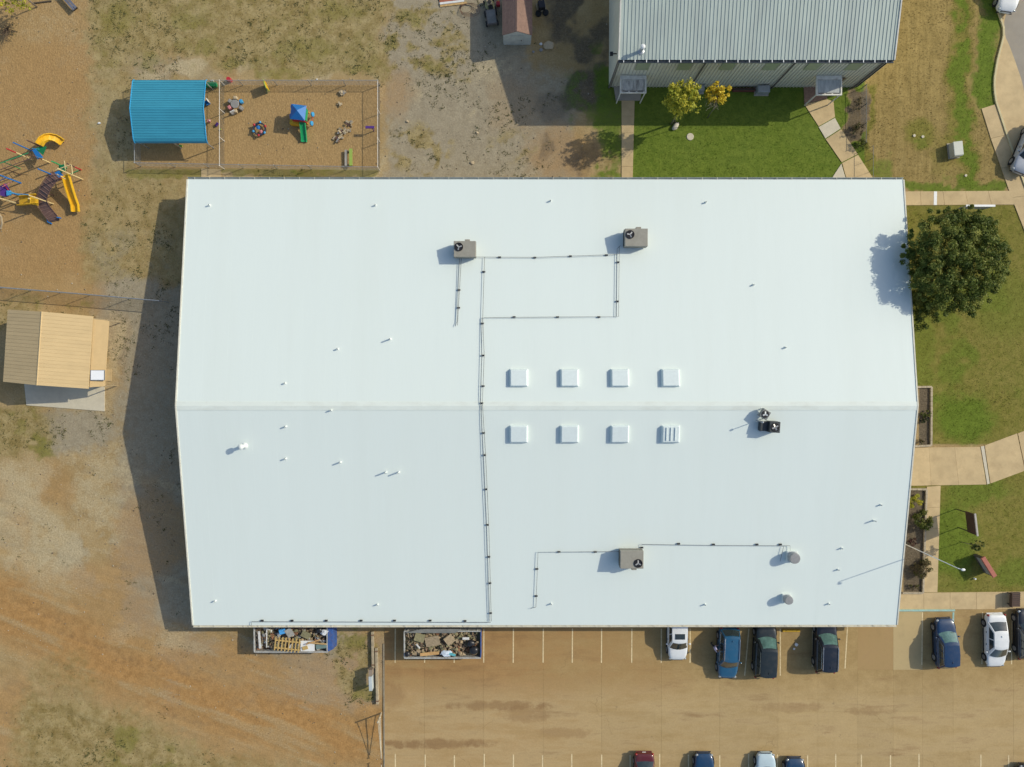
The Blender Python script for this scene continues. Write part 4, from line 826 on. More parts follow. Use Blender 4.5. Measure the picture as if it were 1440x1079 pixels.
# ---------------------------------------------------------------- vehicles
GLASS = mat('car_glass', (.03, .042, .042), .06, spec=.7, coat=.5, var=.3, scale=3); GLASSG = mat('car_glass_green', (.10, .19, .165), .1, spec=.7, coat=.4, var=.3, scale=2.5); TYRE = mat('tyre', (.02, .02, .021), .85)
RIM = mat('alloy_rim', (.45, .45, .46), .3, .7); CHROME = mat('chrome_strip', (.6, .6, .6), .2, .9); LAMP = mat('lamp_glass', (.3, .32, .32), .1, spec=.7); TAIL = mat('tail_lamp', (.28, .012, .012), .2, spec=.6); PLASTIC = mat('black_plastic', (.02, .02, .022), .6)
def paint(name, c): return mat('paint_' + name, c, .32, .0, var=.05, scale=2, coat=.7, spec=.5, dirt=(.25, .2, .14), dirt_amt=.1, dirt_scale=1.5)
def car(label, px_, py_, head, col, kind='suv', L_=4.8, Wd=1.9, H_=1.72, glass=GLASS, rails=None, sunroof=False, bed=False, name='parked_car', cat='car', group='cars in the parking lot', z0=.03):
    """head: heading in degrees of the car's nose, 0 = +y.  px, py: photo pixel of the middle of its footprint"""
    p = W(px_, py_); t = thing(name, label, cat, (p.x, p.y, z0), math.radians(head), group); hw = Wd / 2; h2 = L_ / 2
    suv = kind != 'sedan'; belt = .98 if suv else .88; hood = 1.0 if suv else .82; deck = {'suv': belt, 'sedan': .92, 'truck': 1.0}[kind]; zl = .24
    # body loft: y, half width, low edge, upper edge
    S = [(-h2, .58, .38, deck - .3), (-h2 + .05, .76, .32, deck - .14), (-h2 + .14, .87, .28, deck - .05), (-h2 + .3, .95, zl, deck), (-h2 + .9, 1.0, zl, deck + .01), (-.3, 1.0, zl, belt), (.5, 1.0, zl, belt), (h2 - 1.35, .99, zl, hood + .03), (h2 - .75, .955, zl, hood - .05), (h2 - .38, .87, zl + .02, hood - .12), (h2 - .13, .72, .30, hood - .25), (h2 - .02, .52, .34, hood - .36), (h2, .36, .38, hood - .44)]
    ring = lambda k, zl_, zt: [(-.62, 0), (-.9, .03), (-.985, .14), (-1, .45), (-.985, .72), (-.93, .9), (-.8, .985), (-.4, 1.0), (0, 1.01), (.4, 1.0), (.8, .985), (.93, .9), (.985, .72), (1, .45), (.985, .14), (.9, .03), (.62, 0)]
    mb = MB(); nR = 17; vs_ = []
    for y, k, a, b in S: vs_ += [(u * hw * k, y, a + (b - a) * v) for u, v in ring(k, a, b)]
    fs = [(i * nR + j, i * nR + (j + 1) % nR, (i + 1) * nR + (j + 1) % nR, (i + 1) * nR + j) for i in range(len(S) - 1) for j in range(nR)] + [tuple(range(nR)), tuple(range(len(S) * nR - 1, (len(S) - 1) * nR - 1, -1))]
    mb.add(vs_, fs); pm = col
    bo = mb.build('body', pm, t, smooth=True); sb_ = bo.modifiers.new('sub', 'SUBSURF'); sb_.levels = 1; sb_.render_levels = 1
    # cabin: base and roof outlines
    if kind == 'suv': yb0, yb1, yt0, yt1, hb, ht = -h2 + .14, h2 - 1.25, -h2 + .55, h2 - 2.0, .92, .73
    elif kind == 'sedan': yb0, yb1, yt0, yt1, hb, ht = -h2 + .62, h2 - 1.2, -h2 + 1.45, h2 - 2.05, .92, .68
    else: yb0, yb1, yt0, yt1, hb, ht = -h2 + 1.75, h2 - 1.3, -h2 + 2.0, h2 - 2.0, .93, .76
    zb = belt - .06; zt = H_ - .03; nn = 9
    def edge(y, hh, z, bulge, flat=False): return [(hh * hw * u, y + bulge * (1 - u * u), z) for u in np.linspace(-1, 1, nn)]
    rows = [edge(yb0, hb, zb, -.10), edge(yt0, ht, zt - .03, -.07), edge(yt0 + .16, ht * .99, zt + .0, -.04), edge((yt0 + yt1) / 2, ht * 1.03, zt + .035, 0), edge(yt1 - .18, ht * .99, zt + .015, .05), edge(yt1, ht, zt - .03, .09), edge(yb1, hb, zb, .22)]
    for r_ in rows[1:6]:
        for i, (x, y, z) in enumerate(r_): u = -1 + 2 * i / (nn - 1); r_[i] = (x, y, z + .035 * (1 - u ** 2) - .02)
    vs_ = [q for r_ in rows for q in r_]; n = nn; fs = [(i * n + j, i * n + j + 1, (i + 1) * n + j + 1, (i + 1) * n + j) for i in range(len(rows) - 1) for j in range(n - 1)]
    sides = []
    for j, s in ((0, -1), (n - 1, 1)): fs.append(tuple(i * n + j for i in (range(len(rows)) if s < 0 else range(len(rows) - 1, -1, -1))))
    fs.append(tuple(list(range(n - 1, -1, -1)) + [(len(rows) - 1) * n + j for j in range(n)]))
    MB().add(vs_, fs).build('cabin', pm, t, smooth=False)
    def lerpq(a, b, k): return tuple(a[i] + (b[i] - a[i]) * k for i in range(3))
    def panel(nm, lo_, hi_, off, m, k0=.08, k1=.93, c0=0, c1=None):
        mb = MB(); q = []; c1 = nn if c1 is None else c1
        for k in (k0, .5, k1):
            rr = [lerpq(a, b, k) for a, b in zip(lo_, hi_)]; sh = .9 if k == k0 else (.87 if k == .5 else .84)
            q.append([(x * sh / .9 * .93 + off[0], y + off[1], z + off[2]) for x, y, z in rr])
        for i in range(2):
            for j in range(nn - 1): mb.quad(q[i][j], q[i][j + 1], q[i + 1][j + 1], q[i + 1][j])
        return mb.build(nm, m, t, smooth=True)
    panel('windshield', rows[6], rows[5], (0, .012, .016), glass); panel('rear_window', rows[0], rows[1], (0, -.014, .014), glass, .18 if suv else .08, .92)
    # side windows: two a side, following the tumblehome
    for s in (-1, 1):
        bx0, bx1 = hb * hw * s, ht * hw * s
        def pt(f, k): # f 0..1 along, k 0..1 up
            ylo = yb0 + (yb1 - yb0) * f; yhi = yt0 + (yt1 - yt0) * f; return (bx0 + (bx1 - bx0) * k + s * .014, ylo + (yhi - ylo) * k, zb + (zt - .03 - zb) * k + .01)
        for f0, f1 in (((.06, .33), (.355, .60), (.625, .9)) if kind == 'suv' else (((.1, .47), (.5, .88)))):
            MB().quad(pt(f0, .2), pt(f1, .2), pt(f1 - .02, .86), pt(f0 + .02, .86)).build('side_window', GLASS, t)
        mx = MB().lump((s * (hw + .1), yb1 - .38, belt + .02), .1, 3, .03, 2, (1.15, .75, .85)).build('side_mirror', pm, t, smooth=True); MB().box((s * (hw + .0), yb1 - .36, belt - .02), (.12, .06, .05)).build('mirror_arm', PLASTIC, mx)
        for y in ((-.55, .55) if kind != 'truck' else (.1,)): MB().box((s * hw * 1.0, y - .3, belt - .16), (.03, .18, .03)).build('door_handle', PLASTIC if col is not None else CHROME, t)
        MB().box((s * hw * .985, 0, .27), (.06, L_ * .42, .09)).build('side_sill', PLASTIC, t)
        hl = MB().lump((s * hw * .72, h2 - .2, hood - .3), .13, 5, .05, 2, (1.1, .9, .5)).build('headlight', LAMP, t, smooth=True)
        MB().lump((s * hw * .8, -h2 + .1, deck - .2), .14, 6, .05, 2, (.9, .75, .9)).build('tail_light', TAIL, t, smooth=True)
        if rails: MB().tube([(s * ht * hw * .93, yt0 + .15, zt + .02), (s * ht * hw * .95, yt0 + .3, zt + .07), (s * ht * hw * .95, yt1 - .3, zt + .07), (s * ht * hw * .93, yt1 - .1, zt + .02)], .036, 6).build('roof_rail', rails, t)
        if rails or kind == 'suv': 
            q = [pt(.05, .16), pt(.9, .16), pt(.84, .9), pt(.1, .9), pt(.05, .16)]; MB().tube(q, .012, 5).build('window_trim', CHROME, t)
        for y in (-h2 + .92, h2 - .9):
            r = .36 if suv else .33
            MB().lathe((0, 0, 0), [(r + .05, -.03), (r + .05, .004), (r - .02, .006)], 20).build('wheel_arch', PLASTIC, t, loc=(s * hw * .985, y, r), rot=(0, s * math.pi / 2, 0))
            wh = MB().lathe((0, 0, 0), [(r * .6, -.2), (r * .96, -.2), (r, -.16), (r, -.03), (r * .95, .012), (r * .66, .02), (r * .6, 0)], 22).build('wheel', TYRE, t, loc=(s * hw * .99, y, r), rot=(0, s * math.pi / 2, 0), smooth=False)
            rm = MB().lathe((0, 0, 0), [(r * .62, .0), (r * .6, .022), (r * .5, .012), (.06, .02), (.01, .022)], 20)
            rm.build('rim', RIM, wh)
    MB().box((0, h2 - .05, hood - .38), (hw * 1.0, .06, .16)).build('grille', PLASTIC, t, bevel=.02); MB().box((0, h2 - .06, .36), (hw * 1.5, .08, .12)).build('front_bumper', PLASTIC, t, bevel=.03); MB().box((0, -h2 + .02, .42), (hw * 1.55, .1, .16)).build('rear_bumper', PLASTIC if suv else pm, t, bevel=.03); MB().box((0, -h2 - .005, deck - .4), (.32, .02, .16)).build('licence_plate', WHITE, t)
    for s in (-1, 1): MB().tube([(s * .12, h2 - 1.26, hood + .075), (s * .12 + .5, h2 - 1.12 - .06, hood + .07)], .01, 4).build('wiper', PLASTIC, t)
    if sunroof: MB().box((0, yt1 - .52, zt + .05), (hw * .95, .5, .012)).build('sunroof', GLASS, t, bevel=.005)
    MB().box((0, yt0 + .35, zt + .06), (.05, .14, .06)).build('antenna', pm, t, bevel=.015)
    if kind == 'truck':
        MB().ext(-hw * .78, hw * .78, -h2 + .14, -h2 + 1.7, deck - .02, deck + .025).build('bed_floor', PLASTIC, t)
    return t
white, blue, dgreen, navy, royal, red, pale, silver, mid_blue = (paint(n, c) for n, c in (('white', (.74, .75, .73)), ('blue', (.014, .09, .175)), ('black_green', (.013, .02, .02)), ('navy', (.007, .011, .019)), ('royal', (.005, .032, .09)), ('red', (.10, .012, .014)), ('pale', (.45, .56, .60)), ('silver', (.42, .44, .47)), ('midblue', (.006, .04, .10))))
def foot(zc_, px_, py_):   # pixel where a thing whose middle at height zc shows at px, py stands on the ground
    return px_, py_
# (label, centre of the visible shape at mid height) -> ground
def park(label, px_, py_, zc_, *a, **k):
    p = W(px_, py_, zc_); d = p - Vector((0, 0, CAM_H)); q = Vector((p.x, p.y, 0))
    v = ROT.transposed() @ (q - Vector((0, 0, CAM_H))); return car(label, 720 + FOC * v.x / -v.z, 539.5 - FOC * v.y / -v.z, *a, **k)
park('white car with black sunroof parked nose out under the gutter', 954, 896, 1.0, 180, white, 'suv', 4.5, 1.85, 1.62, sunroof=True)
park('blue sport utility vehicle with silver roof rails and a person beside it', 1025.5, 920, 1.0, 178, blue, 'suv', 4.75, 1.9, 1.78, rails=CHROME)
park('dark green black sport utility vehicle without roof rails, nose towards the building', 1077.5, 917, 1.0, -2, dgreen, 'suv', 5.0, 1.98, 1.86, glass=GLASSG)
park('navy black sport utility vehicle with silver roof rails, nose towards the building', 1163, 911, 1.0, -1, navy, 'suv', 4.85, 1.95, 1.78, glass=GLASSG, rails=CHROME)
park('royal blue crossover parked below the teal kerb', 1332, 906, .95, 3, royal, 'suv', 4.6, 1.88, 1.68, glass=GLASSG)
park('white sedan parked between the royal blue crossover and a dark car', 1402, 902, .8, 181.5, white, 'sedan', 4.95, 1.86, 1.45)
park('dark navy car beside the white sedan, cut off by the picture edge', 1446, 893, .9, 2, navy, 'suv', 4.6, 1.88, 1.6)
park('dark red sedan in the south row', 906.5, 1098, .9, 180, red, 'sedan', 4.9, 1.88, 1.5)
park('dark blue rounded car in the south row beside the red sedan', 991, 1096, .95, 0, mid_blue, 'suv', 4.6, 1.85, 1.6)
park('pale ice blue car in the south row', 1078, 1096, .95, 0, pale, 'suv', 4.6, 1.85, 1.6)
park('blue car with pale bumper beside the ice blue one', 1119, 1103, .95, 0, mid_blue, 'suv', 4.6, 1.85, 1.6)
park('dark car at the far end of the south row', 1448, 1112, .95, 0, navy, 'suv', 4.6, 1.85, 1.6)
park('white car parked against the kerb by the dry field', 1423, -22, .9, 172, white, 'suv', 4.7, 1.88, 1.6, group='cars on the northeast road')
park('silver grey car on the northeast road next to the sidewalk', 1450, 208, .9, 158, silver, 'suv', 4.7, 1.88, 1.6, group='cars on the northeast road')

# ---------------------------------------------------------------- a person at the blue vehicle
def person(px_, py_, rz, label):
    p = W(px_, py_); t = thing('person', label, 'person', (p.x, p.y, .03), rz)
    J = {}; E_ = []; Vv = []; Rr = []
    def v(n, co_, r): J[n] = len(Vv); Vv.append(co_); Rr.append(r)
    def e(*ns):
        for a, b in zip(ns[:-1], ns[1:]): E_.append((J[a], J[b]))
    v('pel', (0, 0, .95), (.15, .11)); v('wai', (0, .01, 1.1), (.135, .1)); v('che', (0, .03, 1.3), (.17, .115)); v('nek', (0, .05, 1.47), (.06, .06)); v('nk2', (0, .07, 1.53), (.055, .055)); v('hd', (0, .09, 1.62), (.078, .092)); v('hd2', (0, .095, 1.70), (.06, .075))
    e('pel', 'wai', 'che', 'nek', 'nk2', 'hd', 'hd2')
    for s, k in ((-1, 'l'), (1, 'r')):
        v('hip' + k, (s * .1, 0, .9), (.09, .095)); v('kn' + k, (s * .12, .03 * s, .5), (.062, .066)); v('an' + k, (s * .13, -.02 + .05 * s, .09), (.043, .045)); v('to' + k, (s * .15, .15 + .05 * s, .045), (.045, .035)); e('pel', 'hip' + k, 'kn' + k, 'an' + k, 'to' + k)
        ry = .25 if s > 0 else .05
        v('sh' + k, (s * .19, .03, 1.41), (.062, .062)); v('el' + k, (s * .27, .05 + ry * .5, 1.16), (.045, .045)); v('wr' + k, (s * .23, .18 + ry, 1.08), (.03, .026)); v('pa' + k, (s * .225, .25 + ry, 1.07), (.036, .02)); e('che', 'sh' + k, 'el' + k, 'wr' + k, 'pa' + k)
        for f, (dx, ln) in enumerate(((-.026, .07), (-.009, .08), (.009, .075), (.026, .06))):
            v('f%d%s' % (f, k), (s * .225 + dx, .285 + ry, 1.065), (.009, .009)); v('g%d%s' % (f, k), (s * .225 + dx * 1.2, .285 + ry + ln, 1.045), (.008, .008)); e('pa' + k, 'f%d%s' % (f, k), 'g%d%s' % (f, k))
        v('t0' + k, (s * .225 - s * .045, .235 + ry, 1.075), (.011, .011)); v('t1' + k, (s * .225 - s * .065, .275 + ry, 1.06), (.009, .009)); e('pa' + k, 't0' + k, 't1' + k)
    me = bpy.data.meshes.new('body'); me.from_pydata(Vv, E_, []); o = link('body', me, t); md = o.modifiers.new('skin', 'SKIN'); md.use_smooth_shade = True
    for i, sv in enumerate(me.skin_vertices[0].data): sv.radius = Rr[i]; sv.use_root = (i == 0)
    ss_ = o.modifiers.new('sub', 'SUBSURF'); ss_.levels = 1; ss_.render_levels = 2
    m = bpy.data.materials.new('person_clothes'); m.use_nodes = True; n = m.node_tree; b = n.nodes['Principled BSDF']; L = n.links.new
    tc = _n(n, 'ShaderNodeTexCoord'); sp = _n(n, 'ShaderNodeSeparateXYZ'); L(tc.outputs['Object'], sp.inputs[0]); rp = _n(n, 'ShaderNodeValToRGB'); rp.color_ramp.interpolation = 'CONSTANT'
    mr = _n(n, 'ShaderNodeMapRange'); mr.inputs['From Max'].default_value = 2.0; L(sp.outputs['Z'], mr.inputs['Value']); L(mr.outputs['Result'], rp.inputs['Fac'])
    e_ = rp.color_ramp.elements; e_[0].color = (.02, .02, .02, 1); e_[1].position = .055; e_[1].color = (.03, .032, .045, 1)
    k = e_.new(.495); k.color = (.46, .43, .60, 1); k = e_.new(.735); k.color = (.42, .25, .17, 1)
    gt = _n(n, 'ShaderNodeMath', operation='GREATER_THAN'); gt.inputs[1].default_value = .13; L(sp.outputs['Y'], gt.inputs[0]); lt = _n(n, 'ShaderNodeMath', operation='GREATER_THAN'); lt.inputs[1].default_value = .95; L(sp.outputs['Z'], lt.inputs[0]); mu = _n(n, 'ShaderNodeMath', operation='MULTIPLY'); L(gt.outputs[0], mu.inputs[0]); L(lt.outputs[0], mu.inputs[1])
    ab = _n(n, 'ShaderNodeMath', operation='ABSOLUTE'); L(sp.outputs['X'], ab.inputs[0]); g2 = _n(n, 'ShaderNodeMath', operation='GREATER_THAN'); g2.inputs[1].default_value = .15; L(ab.outputs[0], g2.inputs[0]); m3 = _n(n, 'ShaderNodeMath', operation='MULTIPLY'); L(mu.outputs[0], m3.inputs[0]); L(g2.outputs[0], m3.inputs[1])
    mx = _n(n, 'ShaderNodeMix', data_type='RGBA'); L(m3.outputs[0], mx.inputs['Factor']); L(rp.outputs['Color'], mx.inputs['A']); mx.inputs['B'].default_value = (.42, .25, .17, 1); L(mx.outputs['Result'], b.inputs['Base Color']); b.inputs['Roughness'].default_value = .8
    me.materials.append(m)
    MB().lump((0, .075, 1.715), .108, 4, .06, 2, (.9, 1.05, .85)).build('hair', mat('dark_hair', (.02, .014, .01), .8), t, smooth=True)
    for s in (-1, 1): MB().lump((s * .03, .175, 1.645), .012, 1, 0, 1).build('eye', BLACK, t)
    MB().lump((0, .188, 1.615), .016, 1, 0, 1, (.8, 1, 1.4)).build('nose', mat('skin', (.42, .25, .17), .6), t); MB().box((0, .178, 1.575), (.045, .01, .01)).build('mouth', mat('lips', (.3, .12, .1), .6), t)
    return t
person(1000.5, 905.5, math.radians(-75), 'person in a lavender shirt and dark trousers standing beside the blue vehicle')
# ---------------------------------------------------------------- dumpsters and what lies in them
DB = mat('dumpster_blue', (.03, .085, .27), .55, var=.2, scale=3, dirt=(.14, .08, .05), dirt_amt=.6, dirt_scale=2); DG = mat('dumpster_grey', (.44, .45, .43), .6, var=.18, scale=3, dirt=(.22, .14, .09), dirt_amt=.7, dirt_scale=2)
DEB = [mat('debris_' + n, c, .85, var=.25, scale=6) for n, c in (('tan', (.34, .26, .16)), ('brown', (.16, .11, .07)), ('grey', (.3, .3, .28)), ('white', (.62, .61, .57)), ('dark', (.06, .055, .05)), ('olive', (.22, .20, .11)), ('rust', (.25, .12, .06)))]
def dumpster(x0p, x1p, yp, label, endblue, seed, hgt=1.45):
    a, b = W(x0p, yp, hgt), W(x1p, yp, hgt); L_ = b.x - a.x; Wd = 2.42; t = thing('dumpster', label, 'dumpster', ((a.x + b.x) / 2, a.y + Wd / 2, .02), 0, 'open roll off dumpsters beside the white building'); h = L_ / 2; q = Wd / 2
    for s in (-1, 1):
        MB().ext(-h, h, s * q - .04, s * q + .04, .18, hgt).build('side_wall', DG, t)
        rb = MB().tube([(-h, s * q, hgt), (h, s * q, hgt)], .06, 6).build('top_rail', DG, t)
        for k in range(9): MB().ext(-h + .3 + k * (L_ - .6) / 8 - .05, -h + .3 + k * (L_ - .6) / 8 + .05, s * (q + .045) - .04, s * (q + .045) + .04, .2, hgt - .08).build('rib', DG, t)
        MB().ext(-h + .2, h - .2, s * .5 - .08, s * .5 + .08, 0, .18).build('skid', RUST, t)
    MB().ext(-h, h, -q, q, .16, .2).build('floor', RUST, t)
    MB().ext(-h - .04, -h + .04, -q, q, .18, hgt).build('end_wall', DG, t)
    if endblue: MB().add([(h - .04, -q, .18), (h - .04, q, .18), (h - .04, q, hgt), (h - .04, -q, hgt), (h + .5, -q + .1, .18), (h + .5, q - .1, .18), (h + .42, q - .2, hgt - .12), (h + .42, -q + .2, hgt - .12)], [(0, 1, 2, 3), (4, 7, 6, 5), (0, 4, 5, 1), (3, 2, 6, 7), (0, 3, 7, 4), (1, 5, 6, 2)]).build('tailgate', DB, t, bevel=.03)
    else: MB().ext(h - .04, h + .04, -q, q, .18, hgt).build('tailgate', DB, t)
    if endblue: MB().ext(h - .12, h - .05, -q - .02, q + .02, hgt - .1, hgt + .05).build('end_rail', DG, t)
    # the heap, one mass of rubble
    R_ = random.Random(seed); P = [[] for _ in DEB]; mbs = [MB() for _ in DEB]
    for k in range(900):
        x, y = R_.uniform(-h + .2, h - .35), R_.uniform(-q + .18, q - .18); z = R_.uniform(.72, hgt - .14) + .1 * math.sin(x * 2) ; i = R_.choice((0, 0, 0, 1, 1, 2, 2, 3, 5, 5, 6)) if endblue else R_.choice((0, 0, 0, 0, 0, 5, 5, 5, 1, 1, 6))
        sz = (R_.uniform(.08, .5), R_.uniform(.04, .25), R_.uniform(.01, .1))
        if R_.random() < .3: mbs[i].lump((x, y, z), R_.uniform(.07, .2), k, .4, 1, (1, 1, .6))
        else: mbs[i].box((x, y, z), sz, R_.uniform(0, 3.14), R_.uniform(-.6, .6), R_.uniform(-.5, .5))
    dp = thing('debris_pile', label.split(' dumpster')[0] + ' load of mixed broken rubbish filling the dumpster', 'debris', t.location); dp['kind'] = 'stuff'
    base = MB(); base.ext(-h + .06, h - .1, -q + .06, q - .06, .2, .85).build('rubble', DEB[1] if endblue else DEB[5], dp, kind='stuff')
    for i, mb in enumerate(mbs): mb.build('rubble', DEB[i], dp, kind='stuff')
    return t, dp, h, q
d1, dp1, h1, q1 = dumpster(357.5, 461.5, 917, 'grey dumpster with blue tailgate holding a wooden pallet', True, 3); d2, dp2, h2_, q2 = dumpster(568.5, 676, 925.5, 'grey dumpster loaded with brown rubbish and black bags', False, 4)
dp1['label'] = 'mixed broken boards and scrap in the dumpster with the pallet'; dp2['label'] = 'brown rubble and scrap in the dumpster with black bags'
# pallet lying on top of the first load
YP = mat('yellow_pallet_wood', (.50, .34, .12), .8, var=.18, scale=6, bump=.004)
c = W(404, 906, 1.75); t = thing('wooden_pallet', 'yellow wooden pallet lying tilted on top of the rubbish', 'pallet', c, -.16); t.rotation_euler = (.05, .06, -.14)
for k in range(8): MB().ext(-1.05 + k * .3 - .055, -1.05 + k * .3 + .055, -.68, .6 if k else .5, .0, .03).build('slat', YP, t)
for y in (-.45, .25): MB().ext(-1.15, 1.15, y - .06, y + .06, -.09, -.002).build('stringer', YP, t)
def board(px_, py_, z, size, rz, m, name, label, cat, rx=0.0, ry=0.0, grp='rubbish in the dumpsters'):
    c = W(px_, py_, z); o = MB().box((0, 0, 0), size).build(name, m, None, loc=c, rot=(rx, ry, rz), bevel=.008); tag(o, label, cat, grp); return o
board(432.5, 908.5, 1.5, (1.25, .95, .03), 0, mat('white_board', (.74, .74, .71), .6, var=.05), 'white_board', 'white sheet panel under planks in the dumpster', 'panel', .03, .02)
board(446, 905, 1.62, (1.7, .13, .04), -.06, PINE, 'wooden_plank', 'long tan plank crossing the white panel', 'plank', 0, -.05); board(440, 903, 1.66, (1.3, .11, .04), .3, mat('orange_board', (.45, .27, .11), .8), 'wooden_plank', 'orange brown plank propped across the long tan plank', 'plank', .0, .1); board(429, 911.5, 1.58, (.5, .32, .03), .3, YP, 'plywood_scrap', 'small yellow plywood scrap on the white panel', 'plywood')
board(397, 888, 1.6, (.55, .45, .2), .2, mat('blue_plastic', (.06, .27, .58), .4, var=.3, scale=7), 'blue_bundle', 'bright blue plastic bundle beside the pallet', 'bundle', .2, .3); board(407, 890, 1.55, (.6, .8, .04), .5, DEB[2], 'grey_board', 'grey broken panel next to the blue bundle', 'panel', .2, .1); board(430, 893, 1.55, (.8, .6, .05), -.5, DEB[5], 'olive_board', 'olive square board north of the white panel', 'panel', .1, .1)
board(452, 909, 1.45, (1.0, .4, .1), .1, mat('teal_grey_board', (.15, .22, .2), .7), 'green_board', 'dark green board by the blue tailgate', 'board'); board(365, 900, 1.5, (.2, 1.6, .06), .05, DEB[3], 'white_strip', 'pale trim strip at the west end of the pallet dumpster', 'strip', .05); board(375, 898, 1.55, (.08, 1.7, .08), -.05, DEB[3], 'white_strip', 'second thin pale strip beside the pallet', 'strip', .1)
BAG = mat('black_bag', (.02, .021, .024), .35, var=.3, scale=6)
for i, (x, y, r, lb) in enumerate(((662, 905, .36, 'shiny black rubbish bag near the tailgate, northern of two'), (666, 914, .42, 'large shiny black rubbish bag in the corner by the tailgate'), (573, 920, .26, 'small black rubbish bag in the west corner of the brown load'), (449, 886, .32, 'black rubbish bag under the gutter by the blue tailgate'))):
    c = W(x, y, 1.45); o = MB().lump((0, 0, 0), r, i + 3, .18, 2, (1, .9, .7)).build('rubbish_bag', BAG, None, loc=c, smooth=True); tag(o, lb, 'bag', 'rubbish in the dumpsters')
for i, (x, y, s, lb) in enumerate(((456, 889, (.5, .35, .25), 'crumpled white plastic sheet by the blue tailgate'), (627, 919, (.75, .35, .16), 'white and blue crumpled sheet at the south edge of the brown load'))):
    o = MB().lump((0, 0, 0), 1, 9 + i, .35, 2, tuple(q / 1.4 for q in s)).build('plastic_sheet', mat('white_sheet%d' % i, (.66, .68, .70) if i == 0 else (.55, .62, .70), .4, var=.3, scale=5), None, loc=W(x, y, 1.45)); tag(o, lb, 'sheet', 'rubbish in the dumpsters')
board(604, 919.5, 1.55, (1.7, .28, .05), .08, mat('orange_tan_board', (.50, .30, .12), .8), 'wooden_plank', 'orange tan boards along the south edge of the brown load', 'plank', 0, .05); board(636, 920.5, 1.5, (.6, .2, .08), -.3, mat('turquoise_scrap', (.10, .38, .42), .6), 'turquoise_scrap', 'turquoise scrap next to the crumpled white and blue sheet', 'scrap'); board(655, 898, 1.6, (.6, .22, .1), 0, DEB[3], 'white_block', 'white block in the brown load near the bags', 'block')
board(588, 909, 1.6, (.5, .12, .08), -.9, DEB[3], 'white_strip', 'short white strip lying diagonally on the brown rubble', 'strip'); board(608, 902, 1.5, (1.3, .9, .05), .2, DEB[0], 'tan_sheet', 'large tan sheet in the middle of the brown load', 'sheet', .1, -.06); board(590, 897, 1.52, (.9, .7, .05), -.3, DEB[5], 'olive_sheet', 'olive tan sheet at the west half of the brown load', 'sheet', -.1, .1); board(632, 900, 1.52, (.8, .8, .05), .6, DEB[0], 'tan_sheet', 'creased tan sheet beside the black bags', 'sheet', .15, .1)
a, b = W(578, 889, 2.0), W(642, 884, 2.0); o = MB().slab([W(568, 890.5, 1.5), W(640, 890.5, 1.5), W(648, 885, 2.2), W(592, 885, 2.2)], .05).build('tilted_board', mat('grey_tan_board', (.4, .37, .3), .8), None); tag(o, 'long pale board leaning between the brown load and the gutter', 'board', 'rubbish in the dumpsters')

# ---------------------------------------------------------------- timber barrier, cabinet and gate at the lot's west edge
for (xa, ya, xb, yb, lb) in ((523.5, 889, 524.5, 940, 'weathered timber beam reaching under the gutter by the lot'), (529, 912, 530.5, 991, 'weathered timber beam beside the small cabinet')):
    a, b = W(xa, ya, .3), W(xb, yb, .3); d = b - a; t = thing('timber_beam', lb, 'beam', (a + b) / 2 - Vector((0, 0, .3)), math.atan2(d.y, d.x), 'timber beams edging the lot'); MB().ext(-d.length / 2, d.length / 2, -.12, .12, -.03, .3).build('beam', TIMBER, t, bevel=.02)
    for x in (-d.length / 2 + .3, d.length / 2 - .3): MB().ext(x - .05, x + .05, -.135, .135, .1, .315).build('iron_band', RUST, t)
a = W(522.5, 957, .75); t = thing('utility_cabinet', 'small pale cabinet on two posts against the timber beam', 'cabinet', (a.x, a.y, 0), .03)
MB().ext(-.16, .14, -.75, .55, .55, 1.25).build('cabinet', mat('pale_grey_box', (.45, .5, .5), .5, var=.1), t, bevel=.02); MB().ext(-.17, .16, .56, 1.1, .45, 1.1).build('side_box', mat('brown_box', (.25, .2, .15), .7), t)
for y in (-.65, .95): MB().ext(-.06, .06, y - .05, y + .05, -.05, .6).build('leg', TIMBER, t)
GP = mat('pale_gate_pipe', (.50, .45, .33), .6, var=.15, scale=4, dirt=(.2, .12, .07), dirt_amt=.5, dirt_scale=3)
def gate(x0p, y0p, x1p, y1p, label, hp=1.65):
    a, b = W(x0p, y0p), W(x1p, y1p); t = thing('swing_gate', label, 'gate', a, 0, 'pipe gates at the lot entrance'); d = b - a
    MB().tube([(0, 0, -.1), (0, 0, hp)], .07, 10).build('post', GP, t); MB().lathe((0, 0, hp), [(.09, 0), (.09, .04), (.02, .08)], 10).build('post_cap', GP, t)
    MB().tube([(0, 0, 1.0), (d.x, d.y, 1.0)], .04, 8).build('top_bar', GP, t); MB().tube([(0, 0, .35), (d.x, d.y, 1.0)], .03, 8).build('brace', GP, t); MB().tube([(0, 0, hp - .05), (d.x * .9, d.y * .9, 1.0)], .025, 8).build('stay', GP, t)
    MB().tube([(d.x, d.y, .9), (d.x, d.y, 1.08)], .05, 8).build('latch', RUST, t)
gate(536, 1003, 539, 1059, 'pale triangular pipe gate swung open along the lot edge'); gate(541, 1135, 539, 1066, 'second pipe gate leaf facing the open triangular gate')

